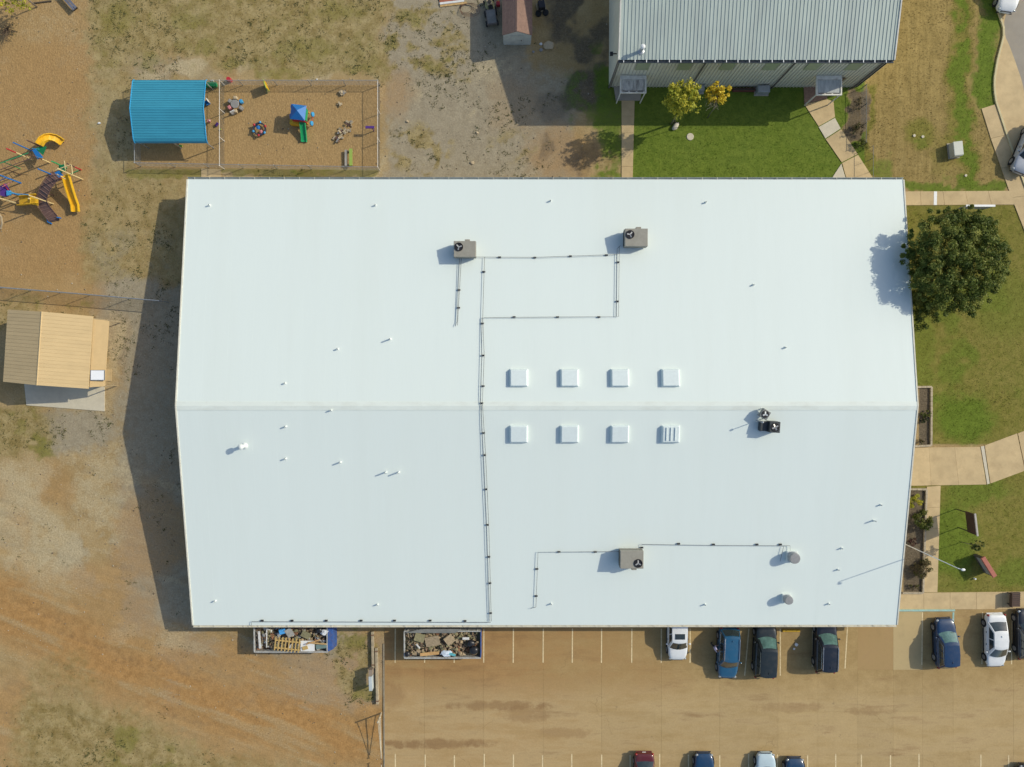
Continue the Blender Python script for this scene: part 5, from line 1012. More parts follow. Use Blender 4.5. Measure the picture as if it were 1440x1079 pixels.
# ---------------------------------------------------------------- trees and shrubs
BARK = mat('bark', (.12, .09, .06), .9, var=.3, scale=8, bump=.02); TWIG = mat('grey_twig', (.22, .19, .16), .9, var=.2, scale=8)
def leaves(name, centres, radii, n, size, m, seed, parent=None, flat=.75, aspect=.55, out=None, kind=None):
    Rg = np.random.default_rng(seed); cs = np.asarray(centres, float); rs = np.asarray(radii, float); k = len(cs); idx = np.repeat(np.arange(k), n); N = len(idx)
    d = Rg.normal(size=(N, 3)); d /= np.linalg.norm(d, axis=1, keepdims=True); r = rs[idx] * Rg.random(N) ** .45
    pos = cs[idx] + d * r[:, None] * np.array([1, 1, flat])
    nrm = d * .7 + Rg.normal(size=(N, 3)) * .55 + np.array([0, 0, .35]); nrm /= np.linalg.norm(nrm, axis=1, keepdims=True)
    tv = Rg.normal(size=(N, 3)); tv -= nrm * (tv * nrm).sum(1, keepdims=True); tv /= np.linalg.norm(tv, axis=1, keepdims=True); bv = np.cross(nrm, tv)
    s = size * Rg.uniform(.6, 1.4, N)[:, None]; P = np.zeros((N, 4, 3))
    P[:, 0] = pos - tv * s * .5; P[:, 1] = pos + bv * s * aspect * .5; P[:, 2] = pos + tv * s * .55 - nrm * s * .12; P[:, 3] = pos - bv * s * aspect * .5
    tint = Rg.normal(.5, .2, N) + np.repeat(Rg.normal(0, .24, k), n)
    return quads_mesh(name, P, tint, m, parent, kind)
def limb_path(a, b, R_, sag=.15):
    a, b = Vector(a), Vector(b); m = (a + b) / 2 + Vector((R_.uniform(-1, 1), R_.uniform(-1, 1), R_.uniform(.2, 1))) * (b - a).length * sag; return [a, (a + m) / 2 + Vector((0, 0, .02)), m, (m + b) / 2, b]
LG = leafmat('oak_leaf', (.055, .085, .013), (.145, .185, .032), (.30, .31, .07)); LY = leafmat('yellow_green_leaf', (.22, .25, .02), (.38, .38, .04), (.55, .48, .05)); LO = leafmat('autumn_leaf', (.5, .36, .03), (.72, .56, .04), (.5, .33, .03)); LB = leafmat('brown_leaf', (.10, .075, .04), (.17, .13, .06), (.10, .13, .03)); LS = leafmat('shrub_leaf', (.05, .08, .015), (.11, .14, .025), (.22, .20, .05))
def big_tree():
    c = W(1346, 369, 5.0); R_ = random.Random(21); t = thing('shade_tree', 'large dense dark green tree leaning its shadow on the white roof', 'tree', (c.x, c.y, 0))
    MB().tube([(0, 0, -.1), (.05, .02, .8), (0, 0, 1.9)], .3, 12, .2).build('trunk', BARK, t, smooth=True); cs, rs = [], []
    # uneven crown: clumps on an irregular dome
    for k in range(430):
        ph = R_.uniform(0, 6.283); u = R_.random() ** .52; lob = 1 + .04 * math.sin(3 * ph + 1) + .045 * math.sin(5 * ph + 2) + .05 * math.sin(9 * ph); rr = 3.8 * u * lob
        zt = 4.7 + 2.3 * math.sqrt(max(0, 1 - (u * .97) ** 2)) ; z = zt - R_.random() ** 2 * (2.0 + 1.6 * (1 - u)) + R_.uniform(-.25, .25)
        cs.append((rr * math.cos(ph), 1.07 * rr * math.sin(ph) + .1, z)); rs.append(R_.uniform(.28, .56))
    for k in range(80):                                     # inner foliage below the dome
        ph = R_.uniform(0, 6.283); rr = 3.3 * R_.random() ** .5; cs.append((rr * math.cos(ph), 1.07 * rr * math.sin(ph) + .1, R_.uniform(3.0, 4.6))); rs.append(R_.uniform(.35, .6))
    for k in range(60):                                     # ragged sprays past the rim
        ph = R_.uniform(0, 6.283); rr = R_.uniform(3.7, 4.45); cs.append((rr * math.cos(ph), 1.07 * rr * math.sin(ph) + .1, R_.uniform(4.2, 5.4))); rs.append(R_.uniform(.16, .28))
    for k in range(48):                                     # skirt of low branches on the southwest side
        ph = R_.uniform(3.9, 4.6); rr = R_.uniform(2.8, 5.6); cs.append((rr * math.cos(ph), rr * math.sin(ph), R_.uniform(1.9, 3.6))); rs.append(R_.uniform(.3, .5))
    for k in range(16):
        j = cs[k * 18]; MB().tube(limb_path((0, 0, R_.uniform(1.3, 2.2)), j, R_), .1, 7, .025).build('limb', BARK, t, smooth=True)
    keep = [i for i, q in enumerate(cs) if fract(q) > .06]; cs = [cs[i] for i in keep]; rs = [rs[i] for i in keep]
    leaves('crown', cs, rs, 105, .19, LG, 5, t, .8, .42); return t
def fract(q):   # pockets left open in the crown
    return .5 + .5 * math.sin(q[0] * 2.1 + 1.3) * math.sin(q[1] * 1.9 + .4) * math.sin(q[2] * 1.7 + 2)
big_tree()
def small_tree(name, label, base, cpx, zc_, r, rz_, n, leaf, lm, seed, stems=2, per=26, bark=TWIG, bare=0):
    b = W(*base); c = W(cpx[0], cpx[1], zc_); R_ = random.Random(seed); t = thing(name, label, 'tree', b); o = c - b; cs, rs = [], []
    for k in range(n):
        d = Vector((R_.gauss(0, 1), R_.gauss(0, 1), R_.gauss(0, 1))).normalized() * R_.random() ** .4; cs.append((o.x + d.x * r, o.y + d.y * r, o.z + d.z * rz_)); rs.append(r * R_.uniform(.16, .3))
    for s in range(stems):
        ang = s * 3.14 + .5; st = (.16 * math.cos(ang) * (stems > 1), .16 * math.sin(ang) * (stems > 1), -.1); top = (o.x * .75 + .3 * math.cos(ang) * r, o.y * .75 + .3 * math.sin(ang) * r, o.z - .1 * rz_)
        MB().tube([st, (top[0] * .3, top[1] * .3, top[2] * .45), top], .07 if r > 1 else .035, 8, .035 if r > 1 else .015).build('trunk', bark, t, smooth=True)
    for k in range(min(n, 16) + bare):
        e_ = cs[k % n] if k < 16 else (o.x + R_.uniform(-1.1, .1) * r, o.y + R_.uniform(-1.5, .1) * r, o.z + R_.uniform(-.6, .4) * rz_)
        MB().tube(limb_path((o.x * .7, o.y * .7, o.z * .72), e_, R_), .022, 5, .006).build('branch', bark, t)
    leaves('crown', cs, rs, per, leaf, lm, seed, t, .9, .6); return t
small_tree('young_tree', 'yellow green young tree with two thin stems by the metal building', (946, 174), (961, 139), 5.2, 1.5, 1.6, 80, .2, LY, 31, 2, 30)
small_tree('young_tree', 'smaller golden yellow tree with bare grey twigs beside the yellow green one', (995, 166), (1010, 131), 5.2, .98, 1.0, 44, .19, LO, 33, 1, 26, TWIG, 26)
small_tree('sapling', 'thin sapling with a loose green crown between the two lawn signs', (1352.5, 762.5), (1375, 768), 2.2, .5, .6, 22, .17, LS, 35, 1, 12)
small_tree('bare_shrub', 'twiggy brown shrub at the edge of the sand', (16, 44), (10, 40), .7, 1.0, .5, 26, .1, LB, 36, 3, 4, mat('brown_twig', (.10, .07, .045), .9), 30)
small_tree('corner_tree', 'green tree top at the corner of the sand yard', (52, 10), (20, -6), 2.6, 1.5, 1.0, 34, .2, LY, 37, 1, 14)
def shrub(label, px_, py_, r, h, lm, seed, n=26, per=40, leaf=.12, name='shrub', grp='shrubs in the planting beds'):
    b = W(px_, py_); t = thing(name, label, 'shrub', b, 0, grp); R_ = random.Random(seed); cs = []
    for k in range(n):
        a = R_.uniform(0, 6.28); q = R_.random() ** .6 * r; cs.append((q * math.cos(a), q * math.sin(a), .12 + R_.random() * h * (1.05 - .6 * (q / r) ** 2)))
    for k in range(6): MB().tube([(0, 0, -.05), Vector(cs[k]) * .6, cs[k]], .018, 5, .006).build('stem', BARK, t)
    leaves('foliage', cs, [r * .28] * n, per, leaf, lm, seed, t, .9, .6); return t
shrub('bright green rounded shrub in the bed by the narrow side path', 1293, 731, .82, 1.1, LS, 51, 34, 60, .13); shrub('light green shrub at the top of the bed beside the entrance path', 1282, 702, .7, .8, LY, 52, 20, 40); shrub('brown leafed shrub spreading over the narrow side path', 1294, 797, .85, 1.0, LB, 53, 30, 50, .12)
shrub('small brown shrub at the south end of the bed', 1284, 824, .4, .4, LB, 54, 12, 24, .1); shrub('dark red shrub in the middle of the bed', 1279, 762, .5, .6, leafmat('red_leaf', (.06, .025, .02), (.1, .04, .03), (.14, .08, .05)), 55, 14, 30, .1); shrub('grey green ground plant in the long north bed', 1300, 583, .42, .45, LS, 56, 14, 24, .1); shrub('dark plant in the long north bed near its middle', 1297, 590, .35, .4, leafmat('dark_leaf', (.02, .03, .015), (.04, .055, .02), (.07, .08, .03)), 57, 12, 24, .1); shrub('small plant at the south end of the north bed', 1294, 620, .3, .35, LB, 58, 10, 18, .1)
shrub('straggly shrub against the low garden fence', 1203, 183, .6, .8, LB, 61, 20, 26, .11, grp='shrubs by the garden fence'); shrub('dark straggly shrub at the south end of the garden fence', 1209, 205, .55, .7, LS, 62, 16, 26, .11, grp='shrubs by the garden fence'); shrub('thin dry shrub near the corner of the metal building', 1207, 148, .6, .5, LB, 63, 16, 14, .1, grp='shrubs by the garden fence')
# planting bed edging
EDG = mat('edging_block', (.42, .35, .24), .85, var=.18, scale=5, rand=.1)
def edging(label, pts, gap=.42):
    P = resample([W2(*q) for q in pts], 1)[:1]; t = thing('bed_edging', label, 'edging', (*W2(*pts[0]), 0), 0, 'block edging of the planting beds')
    for a, b in zip(pts[:-1], pts[1:]):
        a, b = W(*a), W(*b); L_ = (b - a).length; n = max(1, int(L_ / gap)); ang = math.atan2((b - a).y, (b - a).x)
        for k in range(n):
            c = a + (b - a) * (k + .5) / n; MB().box((c.x, c.y, .07), (L_ / n - .02, .17, .2 + random.uniform(-.02, .02)), ang + random.uniform(-.03, .03)).build('block', EDG, t, world=True)
edging('pale block edging around the north planting bed', [(1288, 544.5), (1309, 544), (1308.5, 626.5), (1285, 627.5)]); edging('dark topped block edging around the south planting bed', [(1275, 688), (1302, 688), (1297, 833.5), (1268, 833.5)])
# ---------------------------------------------------------------- lawn furniture on the east side
a = W(1348.5, 800, 8.5); a.z = 0; t = thing('lamp_post', 'tall thin white lamp post rising from beside the eave over the planting bed', 'lamp post', a)
MB().tube([(0, 0, -.1), (0, 0, 8.45)], .05, 10, .032).build('pole', WHITE, t); MB().lathe((0, 0, 0), [(.16, -.05), (.16, .1), (.07, .16)], 12).build('base', WHITE, t); MB().tube([(0, 0, 8.4), (.2, -.05, 8.55)], .03, 8).build('arm', WHITE, t); MB().lump((.3, -.06, 8.56), .14, 2, .02, 2, (1.3, .8, .45)).build('lamp_head', WHITE, t, smooth=True)
b0, b1 = W(1344.5, 716), W(1347.5, 742); t = thing('lawn_sign', 'dark brown sign panel on two posts beside the narrow path', 'sign', b0)
d = b1 - b0
for q in (Vector(), d): MB().tube([q + Vector((0, 0, -.1)), q + Vector((0, 0, 2.55))], .045, 8).build('post', DARK, t)
ang = math.atan2(d.y, d.x); c = d / 2
MB().box((c.x, c.y, 2.0), (d.length + .18, .1, 1.25), ang).build('panel', mat('sign_brown', (.055, .028, .022), .6, var=.15), t, bevel=.01); MB().box((c.x, c.y, 2.66), (d.length + .3, .16, .1), ang).build('top_cap', mat('sign_cap', (.42, .38, .33), .6), t, bevel=.02)
a, b = W(1370, 779.5), W(1386, 805); d = b - a; t = thing('monument_sign', 'low red topped monument sign slab standing on the lawn', 'sign', (a + b) / 2, math.atan2(d.y, d.x))
BR = mat('salmon_red', (.42, .145, .10), .75, var=.12, scale=6); MB().ext(-d.length / 2, d.length / 2, -.12, .12, -.05, 1.1).build('slab', mat('sign_face', (.1, .085, .07), .7), t); MB().ext(-d.length / 2 - .05, d.length / 2 + .05, -.2, .2, 1.1, 1.28).build('cap', BR, t, bevel=.03); MB().ext(-d.length / 2 + .1, d.length / 2 - .1, -.135, -.122, .35, .95).build('face_plate', mat('pale_plate', (.35, .34, .3), .6), t)
a, b = W(1343, 295.2), W(1381, 295.2); t = thing('banner_sign', 'long low white edged board sign beside the east path', 'sign', (a + b) / 2); L_ = (b - a).length
MB().ext(-L_ / 2, L_ / 2, -.05, .05, .55, 1.6).build('panel', mat('grey_panel_sign', (.30, .31, .31), .6), t); MB().ext(-L_ / 2 - .06, L_ / 2 + .06, -.09, .09, 1.6, 1.68).build('top_edge', WHITE, t)
for x in (-L_ / 2 + .1, L_ / 2 - .1): MB().ext(x - .05, x + .05, -.045, .045, -.1, .56).build('post', DARK, t)
a = W(1347, 209, .7); t = thing('transformer_box', 'pale grey green utility box on the dry field', 'utility box', (a.x, a.y, 0), .12); MB().ext(-.42, .42, -.62, .62, .05, .8).build('cabinet', mat('pale_green_box', (.52, .53, .45), .5, var=.05), t, bevel=.04); MB().ext(-.5, .5, -.7, .7, -.08, .05).build('pad', CONCG, t); MB().ext(-.38, .38, -.66, -.622, .15, .7).build('door', mat('box_door', (.46, .47, .4), .5), t)
a = W(1427.5, 843, .45); t = thing('slatted_bench', 'dark brown slatted bench on the front path', 'bench', (a.x, a.y, .04), 0); BN = mat('bench_brown', (.085, .05, .035), .7, var=.2)
for k in range(7): MB().ext(-.46, .46, -.6 + k * .19 - .075, -.6 + k * .19 + .075, .4, .44).build('slat', BN, t)
for x in (-.4, .4):
    for y in (-.5, .5): MB().ext(x - .04, x + .04, y - .04, y + .04, 0, .4).build('leg', DARK, t)
MB().ext(-.5, -.46, -.65, .65, .38, .75).build('backrest', BN, t); MB().ext(-.455, .455, -.64, .64, .33, .39).build('seat_frame', DARK, t)
def disc(px_, py_, r, h, m, name, label, cat):
    o = MB().lathe((0, 0, 0), [(r, -.03), (r, h * .7), (r * .9, h), (.01, h)], 18).build(name, m, None, loc=W(px_, py_)); tag(o, label, cat); return o
disc(970.5, 192.5, .32, .05, CONCN, 'cleanout_cover', 'round pale utility cover on the north lawn', 'cover'); disc(1370, 813.5, .08, .22, WHITE, 'lawn_marker', 'small white marker on the southeast lawn', 'marker'); disc(1285.5, 191, .13, .06, CONCN, 'valve_cover', 'small pale valve cover in the green patch of the dry field', 'cover'); disc(1297.5, 192.5, .13, .06, CONCN, 'valve_cover', 'second small valve cover, nearer the utility box', 'cover'); disc(1358, 247, .12, .05, CONCN, 'meter_cover', 'pale meter cover south of the utility box', 'cover')
a = W(949.5, 178.5); o = MB().lump((0, 0, .12), 1, 5, .1, 2, (.24, .42, .2)).build('garden_stone', mat('pale_stone', (.55, .5, .4), .85, var=.15), None, loc=a, rot=(0, 0, -.6), smooth=True); tag(o, 'pale garden stone beside the yellow green tree', 'stone')
a = W(1086, 892); t = thing('yellow_bumper', 'yellow painted wheel stop between the two black vehicles', 'wheel stop', W(1112, 886.5) + Vector((0, 0, .03))); MB().ext(-.8, .8, -.1, .1, 0, .14).build('bar', mat('yellow_paint', (.55, .33, .02), .6, var=.12), t, bevel=.03)
for x in (-.5, .5): MB().lathe((x, 0, .14), [(.03, 0), (.03, .015), (.005, .02)], 8).build('bolt', DARK, t)
for i, (x, y, r) in enumerate(((1119, 906, .18), (1116, 912, .12))): o = MB().lump((0, 0, .05), r, i, .3, 1, (1, 1, .4)).build('crumpled_paper', WHITE, None, loc=W(x, y) + Vector((0, 0, .03))); tag(o, ('larger' if i == 0 else 'smaller') + ' crumpled white litter near the yellow wheel stop', 'litter')

# ---------------------------------------------------------------- toddler playground
C_ = {k: mat('toy_' + k, c, .45, var=.06, scale=4) for k, c in dict(blue=(.015, .15, .42), sky=(.05, .30, .55), red=(.45, .03, .04), yellow=(.72, .42, .02), green=(.02, .33, .12), dkgreen=(.01, .16, .06), purple=(.09, .035, .2), lime=(.30, .42, .08), tan=(.46, .36, .22), grey=(.26, .25, .23), white=(.7, .7, .66), pink=(.55, .2, .2), brown=(.13, .075, .06), orange=(.6, .22, .03)).items()}
a = W(426, 166); t = thing('toddler_tower', 'toddler play tower with blue pyramid roof and green slide', 'playset', a, -.12)
for x in (-.5, .5):
    for y in (-.5, .5): MB().tube([(x, y, -.05), (x, y, 1.45)], .05, 8).build('post', C_['yellow'], t)
MB().ext(-.6, .6, -.6, .6, .55, .65).build('deck', C_['red'], t)
MB().add([(-.66, -.66, 1.42), (.66, -.66, 1.42), (.66, .66, 1.42), (-.66, .66, 1.42), (.05, 0, 1.98)], [(0, 1, 4), (1, 2, 4), (2, 3, 4), (3, 0, 4), (3, 2, 1, 0)]).build('roof', C_['blue'], t)
for s in (-1, 1): MB().lump((-.66, s * .4 + .1, 1.2), .22, 3 + s, .05, 2, (.6, 1, .9)).build('roof_lobe', C_['blue'], t, smooth=True)
MB().ext(-.95, .2, -.85, -.35, .05, .62).build('climbing_wall', C_['yellow'], t, bevel=.06); MB().ext(-.6, .6, -.62, -.56, .66, 1.05).build('side_panel', C_['red'], t); MB().ext(.56, .62, -.5, .5, .66, 1.2).build('side_panel', C_['green'], t); MB().ext(-.62, -.56, -.5, .5, .66, 1.1).build('side_panel', C_['dkgreen'], t)
sl_ = MB(); pr = [(-.26, .14), (-.26, -.04), (.26, -.04), (.26, .14), (.2, .14), (.2, .02), (-.2, .02), (-.2, .14)]
sl_.sweep([(.25, -.55, .72), (.27, -.8, .66), (.33, -1.5, .3), (.37, -1.95, .12), (.38, -2.15, .1)], pr); sl_.build('slide', C_['green'], t)
for y in (.25, -.55): MB().lathe((0, 0, 0), [(.2, -.06), (.2, .06), (.05, .08)], 16).build('wheel_toy', C_['sky'], t, loc=(1.0, y, .55), rot=(0, 1.2, 0))
MB().tube([(1.0, .25, .5), (1.0, -.55, .5)], .03, 6).build('crossbar', C_['red'], t)
for y in (.25, -.55): MB().tube([(1.0, y, -.05), (1.0, y, .55)], .035, 6).build('wheel_post', C_['red'], t)
a = W(366.5, 183); t = thing('spinner_ring', 'round ring seat with blue and red pieces beside the play tower shadow', 'play ring', a)
MB().add([(x, y, z) for k in range(24) for x, y, z in ((.58 * math.cos(k * math.pi / 12), .58 * math.sin(k * math.pi / 12), .2), (.58 * math.cos(k * math.pi / 12), .58 * math.sin(k * math.pi / 12), .34), (.46 * math.cos(k * math.pi / 12), .46 * math.sin(k * math.pi / 12), .34), (.46 * math.cos(k * math.pi / 12), .46 * math.sin(k * math.pi / 12), .2))], [(k * 4 + j, k * 4 + (j + 1) % 4, ((k + 1) % 24) * 4 + (j + 1) % 4, ((k + 1) % 24) * 4 + j) for k in range(24) for j in range(4)]).build('ring', mat('ring_dark', (.03, .035, .06), .6), t)
for k in range(6): MB().lump((.58 * math.cos(k * 1.047 + .4), .58 * math.sin(k * 1.047 + .4), .36), .13, k, .05, 1, (1, 1, .5)).build('seat', C_['sky' if k % 2 else 'red'], t, smooth=True)
MB().lump((-.08, .1, .4), .2, 8, .12, 1, (1, 1, .5)).build('hub', C_['blue'], t); MB().lump((.1, -.2, .15), .2, 9, .12, 1, (1, 1, .5)).build('tray', C_['pink'], t)
for k in range(4): MB().tube([(.52 * math.cos(k * 1.57 + .7), .52 * math.sin(k * 1.57 + .7), -.05), (.52 * math.cos(k * 1.57 + .7), .52 * math.sin(k * 1.57 + .7), .22)], .03, 6).build('leg', DARK, t)
a = W(333, 149); t = thing('toddler_table', 'grey and tan toddler table with moulded seats near the white divider', 'play table', a, .5)
MB().lathe((0, 0, .42), [(.34, 0), (.4, .02), (.4, .07), (.36, .09), (.02, .09)], 8).build('table_top', C_['grey'], t)
for k, cc in enumerate(('sky', 'tan', 'grey', 'pink', 'tan', 'grey')): MB().box((.58 * math.cos(k * 1.047), .58 * math.sin(k * 1.047), .25), (.3, .34, .38 + .1 * (k % 2)), k * 1.047).build('seat', C_[cc], t, bevel=.07)
MB().lathe((0, 0, -.05), [(.12, 0), (.12, .48)], 10).build('pedestal', C_['grey'], t)
MB().ext(-.7, -.3, -.55, -.5, .02, .7).build('panel', C_['white'], t)
a = W(377.5, 124.5); t = thing('play_easel', 'yellow and green play panel standing near the north fence', 'play panel', a, 1.9); MB().ext(-.4, .4, -.05, .02, .15, 1.1).build('panel', C_['lime'], t, bevel=.02); MB().ext(-.36, .36, -.075, -.052, .3, 1.0).build('face', C_['yellow'], t)
for x in (-.35, .35): MB().tube([(x, .25, -.03), (x, 0, .8)], .025, 6).build('leg', C_['green'], t)
disc(324, 114, .2, .5, C_['red'], 'red_stool', 'round red stool against the north fence', 'stool')
def toy(px_, py_, label, parts, rz=0.0, name='garden_toy', cat='toy'):
    t = thing(name, label, cat, W(px_, py_), rz, 'loose toys on the playground')
    for nm, c, s, m in parts: MB().box(c, s).build(nm, C_[m], t, bevel=min(s) * .25)
toy(293.5, 146, 'blue and white toy chair half under the canopy', [('seat', (0, 0, .3), (.4, .4, .08), 'blue'), ('backrest', (.17, 0, .5), (.06, .4, .4), 'white'), ('base', (0, 0, .13), (.3, .3, .26), 'blue')], .6)
toy(296, 172, 'pink topped toy cart at the canopy edge', [('tray', (0, 0, .35), (.3, .25, .1), 'pink'), ('stand', (0, 0, .15), (.1, .1, .3), 'tan'), ('knob', (.1, 0, .44), (.1, .1, .1), 'white')]); toy(306, 176, 'small purple ride on toy by the white divider', [('body', (0, 0, .15), (.35, .2, .16), 'purple'), ('seat', (.05, 0, .26), (.15, .14, .06), 'purple'), ('handle', (.14, 0, .33), (.03, .2, .03), 'purple')], .8); toy(311, 182.5, 'tiny yellow bucket by the white divider', [('bucket', (0, 0, .06), (.12, .12, .12), 'yellow'), ('rim', (0, 0, .125), (.14, .14, .02), 'lime')])
toy(255, 206, 'bright green toy beside a canopy post', [('body', (0, 0, .12), (.3, .15, .16), 'lime'), ('top', (0, 0, .24), (.12, .1, .1), 'green')]); toy(298, 121, 'green play mat box along the north fence', [('box', (0, 0, .2), (1.1, .35, .4), 'green'), ('lid', (0, 0, .42), (1.14, .38, .05), 'dkgreen')]); toy(299, 114, 'flat white toy left outside the north fence', [('body', (0, 0, .06), (.28, .12, .1), 'white'), ('top', (.05, 0, .13), (.12, .1, .05), 'white')]); toy(446, 112, 'small white scrap outside the north fence', [('body', (0, 0, .05), (.15, .1, .1), 'white')])
toy(526, 184.5, 'purple seesaw beam mounted near the white east fence', [('post', (0, 0, .4), (.08, .08, .85), 'purple'), ('beam', (-.2, .05, .88), (.8, .22, .1), 'purple')], 0, 'seesaw', 'seesaw')
t = thing('green_bench', 'low bench with one green and one grey plank by the southeast playground corner', 'bench', W(491, 223))
MB().ext(.1, .38, -.75, .75, .38, .44).build('seat', C_['lime'], t); MB().ext(-.35, -.12, -.72, .7, .2, .25).build('seat', mat('grey_plank', (.35, .32, .27), .8), t)
for y in (-.6, .6): MB().ext(-.3, .34, y - .04, y + .04, 0, .2).build('leg', TIMBER, t); MB().ext(.2, .28, y - .03, y + .03, .2, .38).build('leg', TIMBER, t)
def scrap(px_, py_, label, n, w_, l_, rz, seed):
    t = thing('broken_crate', label, 'crate', W(px_, py_), rz, 'broken toys in the wood chips'); R_ = random.Random(seed)
    for k in range(n): MB().box((R_.uniform(-l_, l_) / 2, R_.uniform(-w_, w_) / 2, .06 + R_.uniform(0, .16)), (R_.uniform(.15, .45), R_.uniform(.06, .2), R_.uniform(.03, .1)), R_.uniform(-.3, .3) + (1.57 if k % 2 else 0), R_.uniform(-.2, .2), R_.uniform(-.25, .25)).build('board', R_.choice([C_['brown'], C_['grey'], TIMBER, TIMBER, C_['tan']]), t)
scrap(484, 185, 'long heap of broken brown boards in the wood chips', 30, .7, 2.1, .85, 4); scrap(484, 132, 'small heap of broken grey boards near the north fence', 12, .5, .6, .5, 6); scrap(478, 147, 'single dark board fragment in the wood chips', 3, .1, .3, .2, 8)

# ---------------------------------------------------------------- big play structure in the west
a = W(70, 255); t = thing('play_structure', 'large climbing structure with yellow slides and coloured posts on the sand', 'playset', a)
def post(base, h, cols):
    b = W(*base); n = len(cols)
    for i, cc in enumerate(cols): MB().tube([(b.x, b.y, -.1 if i == 0 else h * i / n), (b.x, b.y, h * (i + 1) / n)], .06, 10).build('post', C_[cc], t, world=True)
    MB().lump((b.x, b.y, h), .075, 1, 0, 1, (1, 1, .6)).build('post_cap', C_[cols[-1]], t, world=True)
C_['cream'] = mat('toy_cream', (.66, .52, .26), .5, var=.06)
for b, h, c in (((46, 225), 3.3, ('cream', 'cream', 'red')), ((44, 212), 2.3, ('blue', 'blue')), ((61, 208), 2.1, ('brown', 'brown')), ((116, 252.5), 3.5, ('cream', 'cream')), ((114, 239), 2.0, ('red', 'brown')), ((93, 236), 2.0, ('green', 'green')), ((88, 252), 3.3, ('red', 'blue')), ((29.5, 257.5), 3.0, ('blue', 'blue')), ((23, 286.5), 2.0, ('cream', 'cream')), ((75, 287), 3.2, ('cream', 'cream')), ((37, 278), 2.2, ('blue', 'sky')), ((70, 229), 2.2, ('cream', 'brown')), ((8, 275), 1.6, ('cream', 'cream')), ((54, 284), 1.3, ('brown', 'cream'))): post(b, h, c)
def deck(pts, z, m, name='deck'): MB().slab([W(x, y, z) for x, y in pts], .09).build(name, m, t, world=True)
deck([(45, 211), (50, 209.5), (60, 221), (53, 224)], 1.2, C_['blue']); deck([(49, 209), (57, 206), (65, 206), (60, 218)], 1.15, C_['dkgreen']); deck([(76, 243), (83, 240), (90, 249), (82, 250)], 1.5, C_['blue']); deck([(82, 233), (90, 231), (93, 240), (85, 243)], 1.5, C_['dkgreen']); deck([(0, 262), (8, 258), (16, 272), (9, 277), (0, 275)], 1.3, C_['purple']); deck([(9, 268), (15, 268), (15, 275), (9, 275)], 1.5, C_['sky'])
for x, y in ((52, 209), (57, 221)): MB().tube([W(x - 7, y, 1.9), W(x + 3, y + 1, 1.9)], .03, 6).build('guard_rail', C_['sky'], t, world=True)
prof_ = lambda w_, hh: [(-w_, hh), (-w_, -.05), (w_, -.05), (w_, hh), (w_ - .06, hh), (w_ - .06, .0), (-w_ + .06, .0), (-w_ + .06, hh)]
P = [W(x, y, z) for x, y, z in ((56, 204, 1.25), (59.5, 198, 1.2), (65, 194.5, 1.05), (71, 193.5, .85), (78, 194.5, .65), (84, 197.5, .45), (88, 200.5, .38))]
MB().sweep(P, prof_(.32, .22)).build('slide', C_['yellow'], t, world=True)
P = [W(x, y, z) for x, y, z in ((92, 246, 1.55), (94, 250, 1.52), (98, 264, 1.1), (102, 277, .72), (106, 288, .45), (107, 298, .38))]
MB().sweep(P, prof_(.33, .24)).build('slide', C_['yellow'], t, world=True)
P = [W(x, y, z) for x, y, z in ((53, 280, 1.0), (44, 281, .95), (36, 282, .8), (27, 283, .6))]; MB().sweep(P, prof_(.42, .3)).build('slide', C_['yellow'], t, world=True)
deck([(42, 276), (53, 278), (53, 289), (42, 287)], 1.15, C_['yellow'], 'slide_hood'); deck([(44, 279), (50, 280), (50, 286), (44, 285)], 1.165, mat('amber', (.5, .28, .01), .5), 'slide_mouth')
# rope and rubber climber: arched brown mat of rungs
P = [W(x, y, z) for x, y, z in ((80, 247, 1.5), (74, 251, 1.6), (67, 260, 1.55), (62, 270, 1.35), (59, 280, 1.05), (62, 290, .75), (68, 299, .45), (74, 306, .25), (77, 311, .05))]
mb = MB(); mb.sweep(P, [(-.42, .0), (.42, .0), (.42, .03), (-.42, .03)]); cl = mb.build('climber_mat', C_['brown'], t, world=True)
for k in range(len(P) - 1):
    for f in (.0, .5):
        c = P[k] + (P[k + 1] - P[k]) * f; dd = P[k + 1] - P[k]; sd = Vector((dd.y, -dd.x, 0)).normalized() * .47; MB().tube([c - sd + Vector((0, 0, .05)), c + sd + Vector((0, 0, .05))], .03, 6).build('rung', mat('brown_rung', (.19, .12, .10), .6), cl, world=True)
for s in (-1, 1): MB().tube([q + Vector((((P[min(i + 1, 8)] - P[max(i - 1, 0)]).y), -((P[min(i + 1, 8)] - P[max(i - 1, 0)]).x), 0)).normalized() * .46 * s + Vector((0, 0, .06)) for i, q in enumerate(P)], .035, 6).build('side_rail', C_['brown'], t, world=True)
MB().tube([W(66, 305, .3), W(67, 312, .15), W(73, 315, .1)], .06, 6).build('foot_loop', C_['blue'], t, world=True); MB().tube([W(80, 306, .35), W(86, 307, .3)], .06, 6).build('foot_loop', C_['blue'], t, world=True)
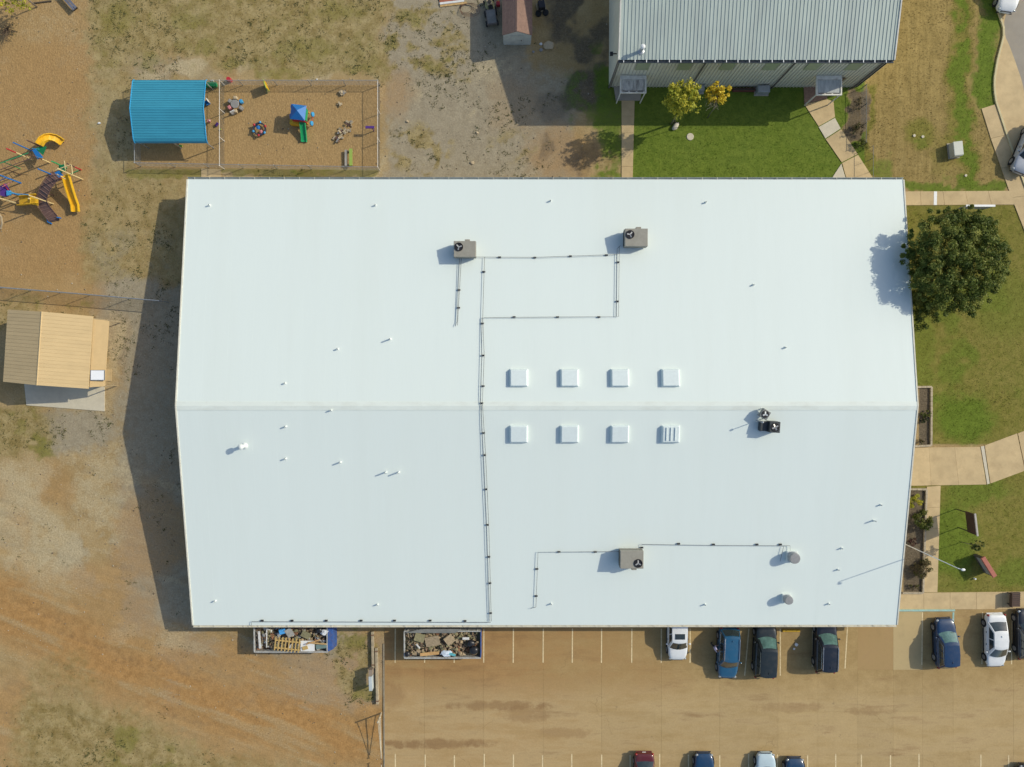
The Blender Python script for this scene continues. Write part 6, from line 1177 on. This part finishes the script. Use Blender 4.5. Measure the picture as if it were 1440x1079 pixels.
# overhead ladder running west and monkey bars
for (x0_, y0_b, x1_, y1_b, z) in ((46, 222, -30, 250, 2.1), (40, 215, -30, 241, 2.1)): MB().tube([W(x0_, y0_b, z), W(x1_, y1_b, z)], .035, 6).build('ladder_rail', C_['brown' if x0_ > 41 else 'green'], t, world=True)
for k in range(14): f = k / 13; MB().tube([W(46 - 76 * f, 222 + 28 * f, 2.1), W(40 - 70 * f, 215 + 26 * f, 2.1)], .02, 6).build('ladder_rung', C_['brown'], t, world=True)
for (x0_, y0_b, z0_, x1_, y1_b, z1_, cc) in ((78, 239.5, 2.4, 100, 231.5, 2.4, 'cream'), (90.5, 226, 2.1, 92, 240, 1.9, 'cream'), (100.5, 232, 2.0, 102, 245, 1.9, 'cream'), (29, 258, 2.2, -5, 245, 2.2, 'blue'), (16, 272, 2.0, 40, 274, 2.0, 'sky'), (86, 250, 1.0, 110, 240, 1.0, 'green'), (80, 245, 2.2, 92, 252, 2.2, 'cream'), (0, 279, 1.4, 22, 285, 1.4, 'cream'), (-20, 262, 1.8, 10, 250, 1.8, 'blue'), (3, 263, 1.9, 16, 256, 1.9, 'pink'), (5, 259, 1.4, 12, 268, 1.4, 'red')): MB().tube([W(x0_, y0_b, z0_), W(x1_, y1_b, z1_)], .035, 6).build('crossbar', C_[cc], t, world=True)
MB().tube([W(-2, 300, .4), W(2, 306, .7), W(3, 314, .4), W(1, 322, .1)], .09, 8).build('arch', C_['tan'], t, world=True)
for x_, y_, z_, cc in ((-30, 250, 2.1, 'brown'), (-30, 241, 2.1, 'green'), (6, 237, 2.1, 'brown'), (5, 228, 2.1, 'green'), (71, 193.5, .8, 'brown'), (86, 198.5, .4, 'brown'), (102, 277, .68, 'brown'), (106, 292, .4, 'brown'), (30, 282.6, .62, 'brown'), (44, 281, .92, 'brown'), (-4, 245, 2.2, 'blue'), (62, 270, 1.3, 'brown'), (60, 284, .9, 'brown'), (4, 268, 1.25, 'purple'), (13, 271, 1.25, 'purple')):
    p_ = W(x_, y_, z_); MB().tube([(p_.x, p_.y, -.08), (p_.x, p_.y, z_)], .04, 8).build('support', C_[cc], t, world=True)
# picnic table at the top edge
t = thing('picnic_table', 'dark blue grey plank bench at the north edge of the sand', 'bench', W(99, 4), -.85); PB = mat('blue_grey_plank', (.13, .14, .18), .7, var=.2)
for y in (-.12, .12): MB().ext(-1.1, 1.0, y - .1, y + .1, .42, .47).build('seat_plank', PB, t)
for x in (-.8, .75): MB().ext(x - .05, x + .05, -.2, .2, 0, .42).build('leg', DARK, t)
o = tag(MB().tube([(-.9, 0, .06), (.7, .2, .07)], .06, 7).build('fallen_branch', BARK, None, loc=W(62, 5)), 'short fallen branch at the north edge of the sand', 'branch')
o = tag(MB().lump((0, 0, .05), .12, 3, .3, 1, (1.3, 1, .6)).build('paper_scrap', WHITE, None, loc=W(140, 173.5)), 'white scrap of paper on the dry grass west of the blue canopy', 'litter')

# ---------------------------------------------------------------- yard clutter beside the red-brown shed
t = thing('yard_cart', 'dark four wheeled utility cart in the shed shadow', 'cart', W(691, 27), .15); MB().ext(-.45, .45, -.75, .6, .35, .62).build('tub', mat('cart_brown', (.13, .11, .095), .7), t, bevel=.06); MB().ext(-.38, .38, -.65, .5, .6, .635).build('tub_floor', mat('cart_grey', (.2, .19, .17), .8), t)
for x in (-.5, .5):
    for y in (-.5, .4): MB().lathe((0, 0, 0), [(.22, -.07), (.25, -.05), (.25, .05), (.22, .07), (.05, .08)], 16).build('wheel', TYRE, t, loc=(x, y, .25), rot=(0, 1.571, 0))
MB().tube([(0, .6, .45), (.1, 1.2, .7)], .025, 6).build('handle', DARK, t)
t = thing('lawn_mower', 'yellowish riding mower beside the red fuel can', 'mower', W(689, 10), .3); MB().ext(-.4, .4, -.5, .5, .12, .32).build('mower_deck', mat('mower_yellow', (.42, .38, .16), .6), t, bevel=.05); MB().ext(-.22, .22, -.1, .55, .32, .6).build('engine', C_['tan'], t, bevel=.05); MB().ext(-.2, .2, -.45, -.1, .45, .55).build('seat', BLACK, t, bevel=.04); MB().lathe((0, .1, .75), [(.16, 0), (.18, .02), (.16, .04)], 14).build('steering_wheel', BLACK, t); MB().tube([(0, .2, .5), (0, .1, .76)], .02, 6).build('steering_column', BLACK, t)
for x in (-.42, .42):
    for y in (-.35, .4): MB().lathe((0, 0, 0), [(.16, -.06), (.19, -.04), (.19, .04), (.16, .06), (.04, .07)], 14).build('wheel', TYRE, t, loc=(x, y, .19), rot=(0, 1.571, 0))
t = thing('fuel_can', 'red fuel can beside the red brown shed', 'fuel can', W(700.5, 7)); MB().ext(-.16, .16, -.2, .2, 0, .36).build('body', C_['red'], t, bevel=.05); MB().tube([(0, .1, .36), (.02, .22, .46)], .03, 6).build('spout', C_['yellow'], t); MB().tube([(0, -.12, .36), (0, -.05, .42), (0, .05, .36)], .018, 6).build('handle', C_['red'], t)
t = thing('wire_coil', 'loose coil of wire on the gravel west of the shed', 'wire coil', W(655, 12)); 
for k in range(5): MB().tube([(math.cos(a_ / 6) * (.55 + .08 * k) + .1 * k, math.sin(a_ / 6) * (.4 + .05 * k) - .06 * k, .05 + .04 * k + .03 * math.sin(a_)) for a_ in range(0, 40)], .014, 4).build('wire_loop', RUST, t)
t = thing('lumber_stack', 'short stack of pale boards at the top edge of the gravel', 'lumber', W(637, 2), .12)
for k in range(4): MB().ext(-1.2, 1.2 - .2 * k, -.3 + k * .2 - .09, -.3 + k * .2 + .09, .02, .07 + .03 * (k % 2)).build('board', [PINE, C_['white'], mat('red_board', (.35, .12, .07), .8), PINE][k], t)
t = thing('scrap_engine', 'black engine block and tyres on the east side of the shed', 'machine', W(761, 11), .2); MB().ext(-.3, .3, -.35, .3, .15, .75).build('block', mat('oily_black', (.03, .03, .035), .5, .3), t, bevel=.05); MB().tube([(-.2, .3, .5), (.1, .55, .6), (.3, .4, .5)], .05, 6).build('hose', BLACK, t)
for x, y in ((-.35, -.5), (.3, -.55)): MB().lathe((x, y, 0), [(.15, 0), (.27, .02), (.27, .16), (.15, .18)], 16).build('tyre', TYRE, t)
MB().ext(-.42, .42, -.42, .38, 0, .15).build('pallet_base', TIMBER, t)
for i, (x, y, r, lb) in enumerate(((772, 65, .42, 'flat tan boulder on the dark soil south of the shed'), (760.5, 62, .13, 'small pale stone by the tan boulder'), (761, 70.5, .16, 'dark stone by the tan boulder'), (750, 73, .12, 'small dark stone south of the shed'), (664, 229, .16, 'whitish stone on the gravel near the roof edge'), (671, 187, .13, 'pale stone in the middle of the grey gravel'), (573, 171, .13, 'pale stone on the reddish gravel by the playground'))):
    tag(MB().lump((0, 0, r * .3), r, i + 70, .2, 2, (1.1, .9, .5)).build('stone', C_['tan'] if i in (0, 4, 5, 6) else (C_['white'] if i == 1 else C_['grey']), None, loc=W(x, y)), lb, 'stone', 'stones on the gravel yard')

# ---------------------------------------------------------------- ground cover
def pebbles(n, weight, seed):
    Rg = np.random.default_rng(seed); x = Rg.uniform(-50, 50, n); y = Rg.uniform(-40, 38, n); k = on_grid(weight, x, y); keep = Rg.random(n) < k
    for p in NOGRASS: keep &= ~inside(x, y, p)
    x, y = x[keep], y[keep]; n = len(x); s = .025 + .075 * Rg.random(n) ** 3; a = Rg.uniform(0, 6.28, n)
    B = np.stack([np.stack([x + s * np.cos(a + q) * Rg.uniform(.7, 1.3, n), y + s * np.sin(a + q) * Rg.uniform(.7, 1.3, n), np.full(n, -.03)], -1) for q in (0, 1.57, 3.14, 4.71)], 1); T = np.stack([x + s * .2, y, s * Rg.uniform(.5, 1.0, n)], -1)[:, None]
    P = np.concatenate([np.concatenate([B[:, [i]], B[:, [(i + 1) % 4]], T], 1) for i in range(4)], 0); tint = np.tile(Rg.random(n), 4)
    tag(quads_mesh('pebbles', P, tint, leafmat('pebble', (.16, .12, .08), (.33, .27, .18), (.52, .46, .35))), 'small pebbles and clods scattered over the dirt and gravel yards', 'pebbles', kind='stuff')

GL = leafmat('lawn_blade', (.07, .12, .01), (.11, .165, .016), (.165, .195, .028)); GD = leafmat('dry_blade', (.14, .11, .035), (.24, .185, .065), (.36, .275, .11)); GO = leafmat('olive_blade', (.12, .13, .02), (.19, .175, .035), (.27, .23, .06)); GW = leafmat('weed_leaf', (.06, .07, .02), (.10, .105, .03), (.17, .155, .055))
NOGRASS.append([(BX - BL / 2, BY - BW / 2), (BX + BL / 2, BY - BW / 2), (BX + BL / 2, BY + BW / 2), (BX - BL / 2, BY + BW / 2)]); NOGRASS.append([(Nx, Ny), (Ex, Ny), (Ex, Ny + 20), (Nx, Ny + 20)])
tufts('lawn_grass', 'short green grass of the lawns around the buildings', 'grass', GL, 330000, K['green'], .05, .035, 2, 1)
tufts('olive_grass', 'patchy olive grass of the east lawns', 'grass', GO, 260000, K['olive'], .045, .035, 2, 2)
tufts('dry_grass', 'dry straw coloured grass of the yards and field', 'grass', GD, 240000, K['dry'] * (1 - K['green']), .06, .04, 2, 3)
wd_ = np.clip(K['dry'] * .5 + K['grey'] * .42 + K['olive'] * .35, 0, 1) * ss(.5, .68, fbm(X, Y, 2.0, 91)) * (Uo < 860) * (1 - K['red'] * .8)
for b_, s_ in (((600, 60, 55, 55), .5), ((585, 215, 34, 26), .55), ((665, 105, 30, 12), .4), ((705, 200, 16, 22), .4), ((178, 425, 26, 60), .3), ((75, 440, 70, 10), .3), ((60, 610, 34, 22), .3), ((180, 40, 60, 40), .6), ((430, 40, 90, 50), .3), ((160, 320, 40, 60), .4), ((190, 400, 40, 30), .5), ((490, 915, 22, 36), .35)): wd_ = np.maximum(wd_, blob(*b_) * ss(.42, .62, fbm(X, Y, .9, 95)) * s_)
tufts('weeds', 'low dark green weeds scattered over the gravel and dry yard', 'weeds', GW, 150000, wd_, .055, .075, 6, 4, 2.0, .03)
pebbles(60000, np.clip(.25 + .5 * K['grey'] + .05 * K['red'] + .3 * K['pale'] - K['green'] - K['olive'] - .5 * K['dry'], 0, 1) * (Uo < 880) * ss(.35, .65, fbm(X, Y, 1.6, 97)), 6)
